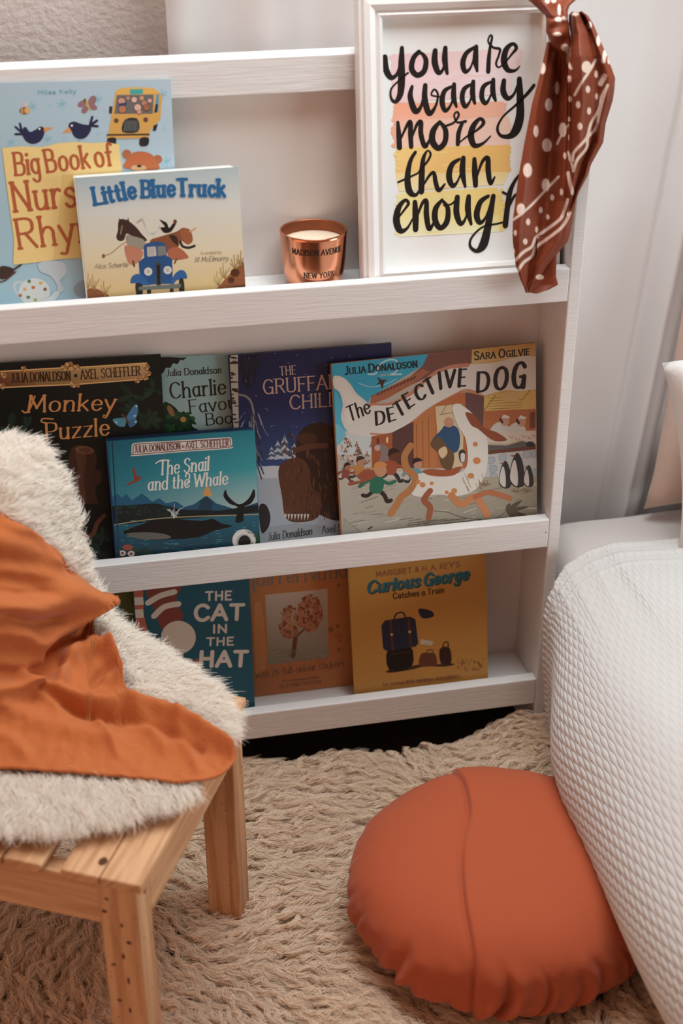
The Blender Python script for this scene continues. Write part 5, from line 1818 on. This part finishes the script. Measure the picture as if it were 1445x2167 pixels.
roots, nrm, flw = [], [], []
r2 = np.random.default_rng(3)
while len(roots) < 4600:
    u, v = r2.uniform(-0.03, 0.51), r2.uniform(-0.01, 0.36)
    if not inside(u, v):
        continue
    # wool pressed flat under the throw is left out
    qx, qy = to_px(to_world(u, v, float(mound(u, v)) + 0.012))
    if qx < 496 and np.interp(qx, top[:, 0], top[:, 1]) + 6 < qy < np.interp(qx, bot[:, 0], bot[:, 1]) - 4:
        continue
    e = 0.002
    hu, hv_ = (mound(u + e, v) - mound(u - e, v)) / (2 * e), (mound(u, v + e) - mound(u, v - e)) / (2 * e)
    st = math.sqrt(1 + hu * hu + hv_ * hv_)
    if r2.uniform() > st / 3.2:
        continue
    n = (-SU * hu - SV * hv_ + np.array([0, 0, 1.0])) / st
    out = np.array([u, v]) - cen
    out = out / (np.linalg.norm(out) + 1e-6)
    d = SU * out[0] + SV * out[1] + 0.4 * r2.normal(0, 1, 3) * np.array([1, 1, 0]) - np.array([0, 0, 0.25])
    if v < 0.16 and u < 0.3:
        d = d - SV * 0.7
    roots.append(to_world(u, v, float(mound(u, v))) - off)
    nrm.append(n)
    flw.append(d)
fibres('fleece', roots, nrm, flw, M_SHEEP, sheep, strands=44, length=0.026, rise=0.020, amp=0.0016, waves=1.1, spread=0.0062, radius=0.00026, pts=7, frizz=0.0036, tipc=0.62)

# ================================================================== orange throw over the sheepskin
TH = 0.022


def hit_mound(x, y):
    d = ray(x, y)
    t = 0.7
    prev = None
    while t < 3.2:
        p = CAM + d * t
        w = p - SO
        u, v = float(w @ SU), float(w @ SV)
        h = p[2] - STZ - (float(mound(u, min(v, 0.33))) + TH if True else 0)
        if h < 0:
            a, b = t - 0.012, t
            for _ in range(12):
                m = 0.5 * (a + b)
                p = CAM + d * m
                w = p - SO
                if p[2] - STZ - float(mound(float(w @ SU), min(float(w @ SV), 0.33))) - TH < 0:
                    b = m
                else:
                    a = m
            return CAM + d * b
        t += 0.012
    return None


def zx(P):
    return np.array([(float(a) / 2.58, 950 + float(b) / 2.58) for a, b in (t.split(',') for t in P.split())])


RIDGES = [  # picture lines in the throw, width px, height m
    ('-200,820 60,860 250,830 400,860 485,930', 36, 0.020), ('-200,480 60,520 200,620 330,760 440,880', 34, 0.012), ('-200,1000 60,1010 180,1060 270,1010 400,950', 20, 0.010),
    ('330,1290 345,1190 430,1120 540,1100 620,1165 660,1290', 15, 0.015), ('130,1245 220,1320 350,1375 520,1425 700,1425 900,1475 1100,1565 1285,1690', 15, 0.014),
    ('-200,1330 60,1290 130,1270', 26, 0.010), ('0,1400 200,1500 420,1560 650,1620', 18, 0.005), ('700,1440 800,1530 900,1650', 16, 0.006), ('960,1520 1010,1640 1080,1760', 13, 0.005),
    ('-200,1590 30,1580 140,1690', 14, 0.004), ('530,1480 600,1610 640,1690', 9, 0.004), ('60,420 170,470 240,600', 16, 0.008), ('-100,640 120,680 260,760', 18, 0.006), ('560,1120 600,1200 570,1270', 9, 0.006),
    # valleys
    ('490,1000 420,1020 330,1060 280,1110 300,1190', 11, -0.018), ('-100,1235 100,1230 290,1200 320,1190', 14, -0.014), ('150,1290 290,1370 430,1450 560,1480 660,1500', 8, -0.010),
    ('500,1290 560,1240 600,1225', 8, -0.008), ('420,1140 470,1050 520,1080', 9, -0.006), ('660,1310 740,1360 860,1400', 8, -0.006), ('0,900 120,940 260,930', 10, -0.007), ('180,480 230,580 330,680', 8, -0.006), ('700,1500 900,1560 1100,1660', 8, -0.005), ('-100,760 60,790 160,780', 9, -0.005)]
RID = [(np.array(catmull(zx(a), False, 6)), w, h) for a, w, h in RIDGES]


def ridge_h(x, y):
    p = np.array([x, y])
    tot = 0.0
    for P, w, h in RID:
        A_, B_ = P[:-1], P[1:]
        ab = B_ - A_
        t = np.clip(np.sum((p - A_) * ab, axis=1) / (np.sum(ab * ab, axis=1) + 1e-9), 0, 1)
        d = np.min(np.linalg.norm(p - (A_ + t[:, None] * ab), axis=1))
        tot += h * math.exp(-(d / w) ** 2)
    return tot


xs = np.concatenate([np.arange(-168, 480, 5.0), np.linspace(481, 503, 9)])
NT = 110
tv = []
last = None
for t in np.linspace(0, 1, NT):
    for x in xs:
        yt, yb = np.interp(x, top[:, 0], top[:, 1]), np.interp(x, bot[:, 0], bot[:, 1])
        y = yt + (yb - yt) * t
        p = hit_mound(x, y)
        if p is None:
            p = last
        last = p
        w = p - SO
        u, v = float(w @ SU), float(w @ SV)
        e = 0.004
        hu = (mound(u + e, v) - mound(u - e, v)) / (2 * e)
        hv_ = (mound(u, v + e) - mound(u, v - e)) / (2 * e)
        n = -SU * hu - SV * hv_ + np.array([0, 0, 1.0])
        n /= np.linalg.norm(n)
        edge = min(1.0, (yb - y) / 14 + 0.1) * min(1.0, (y - yt) / 14 + 0.3)
        hgt = max(-0.0085, 1.5 * ridge_h(x, y)) * edge + 0.004 + 0.0016 * vnoise((x, y, 0), 0.045) + 0.0008 * vnoise((x, y, 0), 0.11, 4)
        tv.append(p + n * hgt - off)
o = mesh_obj('throw_blanket', tv, [tuple(reversed(q)) for q in grid_faces(len(xs), NT)], M_ORANGE, None, True)
o.location = tuple(off)
so = o.modifiers.new('solid', 'SOLIDIFY')
so.thickness, so.offset = 0.0035, -1
tag(o, 'burnt orange linen throw crumpled over the sheepskin on the stool', 'blanket')

# ================================================================== round floor cushion
cush = empty('floor_cushion', (-0.162, -0.366, 0.0))
tag(cush, 'round terracotta floor cushion with overlapping cover on the rug beside the bed', 'cushion')
nu, nv = 440, 250
CR, CH, CZ0 = 0.193, 0.155, 0.012
cv = []
rc = random.Random(12)
CREASE = [(2 * PI * (k + rc.uniform(-0.35, 0.35)) / 34, rc.uniform(0.018, 0.045), rc.uniform(0.004, 0.017), rc.uniform(-0.1, 0.75)) for k in range(34)]
seamP = np.array(catmull([(-0.022, 0.20), (-0.020, 0.12), (-0.030, 0.055), (-0.052, 0.005), (-0.068, -0.05), (-0.078, -0.11), (-0.082, -0.20)], False, 8))
for j in range(nv):
    ph = PI * (j / (nv - 1)) - PI / 2
    cp, sp = math.cos(ph), math.sin(ph)
    for i in range(nu):
        th = 2 * PI * i / nu
        ct, st = math.cos(th), math.sin(th)
        rr = CR * (abs(cp) ** (0.5 if sp > 0 else 0.5 + 0.35 * min(1, -sp * 1.5)))
        zz = CZ0 + CH / 2 + CH / 2 * math.copysign(abs(sp) ** 0.85, sp)
        x, y = rr * ct, rr * st * 0.93
        # pleats gathered towards the underside, strongest at the front
        low = max(0.0, min(1.0, (0.72 - sp) / 1.2)) ** 1.2
        front = 0.45 + 0.55 * max(0.0, -st)
        ple = 0.010 * vnoise((ct, st, sp * 0.3), 3.3, 3.0) * (1 - abs(st) * 0.4)
        for (t0, w0, d0, l0) in CREASE:
            dt = (th - t0 + 0.10 * math.sin(3 * sp + t0) + PI) % (2 * PI) - PI
            if abs(dt) < 0.4:
                f = max(0.0, min(1.0, (l0 - sp) / 0.5))
                ple += f * (-d0 * math.exp(-(dt / w0) ** 2) + 0.5 * d0 * math.exp(-((abs(dt) - 2.0 * w0) / (1.3 * w0)) ** 2))
        wr = 0.004 * vnoise((ct * 1.5, st * 1.5, sp), 2.5, 2.2) + 0.0016 * vnoise((ct * 3, st * 3, sp), 4, 7.7)
        k = 1 + (ple * low * front * 1.3 + wr * (0.8 + 0.4 * low)) / CR
        x, y = x * k, y * k
        # broad bumps of the rim
        zz += 0.006 * vnoise((ct, st, 0.3), 1.6, 5.0) * abs(cp)
        # the overlapping flap
        if sp > -0.75:
            xs_ = float(np.interp(-y, -seamP[:, 1], seamP[:, 0]))
            dx = x - xs_
            s = 1 / (1 + math.exp(-dx / 0.0013)) if abs(dx) < 0.05 else float(dx > 0)
            lift = 0.0060 * s * math.exp(-max(0, dx) / 0.10) - 0.0045 * math.exp(-((dx + 0.0030) / 0.0026) ** 2)
            zz += lift * max(0.2, sp)
            x += lift * cp * ct
            y += lift * cp * st
        cv.append((x, y, zz))
mesh_obj('cushion_cover', cv, grid_faces(nu, nv, True), M_RUST, cush, True)

# ================================================================== shaggy rug
rug = empty('rug', (-0.45, -0.55, 0.0))
tag(rug, 'shaggy cream flokati wool rug covering the floor in front of the bookshelf', 'rug')
RX0, RX1, RY0, RY1 = -1.25, 0.02, -1.25, 0.005


def rug_z(x, y):
    z = 0.006 + 0.006 * vnoise((x, y, 0), 5, 1.1) + 0.004 * vnoise((x, y, 0), 11, 8.2)
    z += 0.030 * float(sstep(x, -0.13, -0.02)) * float(sstep(y, -0.30, -0.05))
    return max(0.003, z)


gx, gy = np.linspace(RX0, RX1, 90), np.linspace(RY0, RY1, 90)
gv = [(x + 0.45, y + 0.55, rug_z(x, y)) for y in gy for x in gx]
mesh_obj('rug_backing', gv, grid_faces(90, 90), M_RUGBACK, rug, True)
roots, nrm, flw = [], [], []
r3 = np.random.default_rng(5)
SPC = 0.0098
for x in np.arange(RX0, RX1, SPC):
    for y in np.arange(RY0, RY1, SPC):
        xx, yy = x + r3.uniform(-0.5, 0.5) * SPC, y + r3.uniform(-0.5, 0.5) * SPC
        # skip what lies under the cushion and far outside the picture
        if (xx + 0.166) ** 2 + (yy + 0.366) ** 2 < 0.13 ** 2:
            continue
        if yy < -0.72 + 0.0 * xx or xx < -0.98:
            if r3.uniform() > 0.55:
                continue
        a = 2.4 * vnoise((xx, yy, 0), 3.2, 4.4) + 1.1 * vnoise((xx, yy, 0), 8, 9.1) - 1.2
        a += 0.9 * float(sstep(yy, -0.2, 0.0))
        roots.append((xx + 0.45, yy + 0.55, rug_z(xx, yy)))
        nrm.append((0.12 * vnoise((xx, yy, 0), 9, 2), 0.12 * vnoise((xx, yy, 0), 9, 5), 1.0))
        flw.append((math.cos(a), math.sin(a), 0.0))
nrm = np.array(nrm)
nrm /= np.linalg.norm(nrm, axis=1, keepdims=True)
print('rug locks', len(roots))
fibres('pile', roots, nrm, flw, M_FLEECE, rug, strands=30, length=0.054, rise=0.030, amp=0.0036, waves=2.5, spread=0.0052, radius=0.00030, pts=14, frizz=0.0018, tipc=0.20)
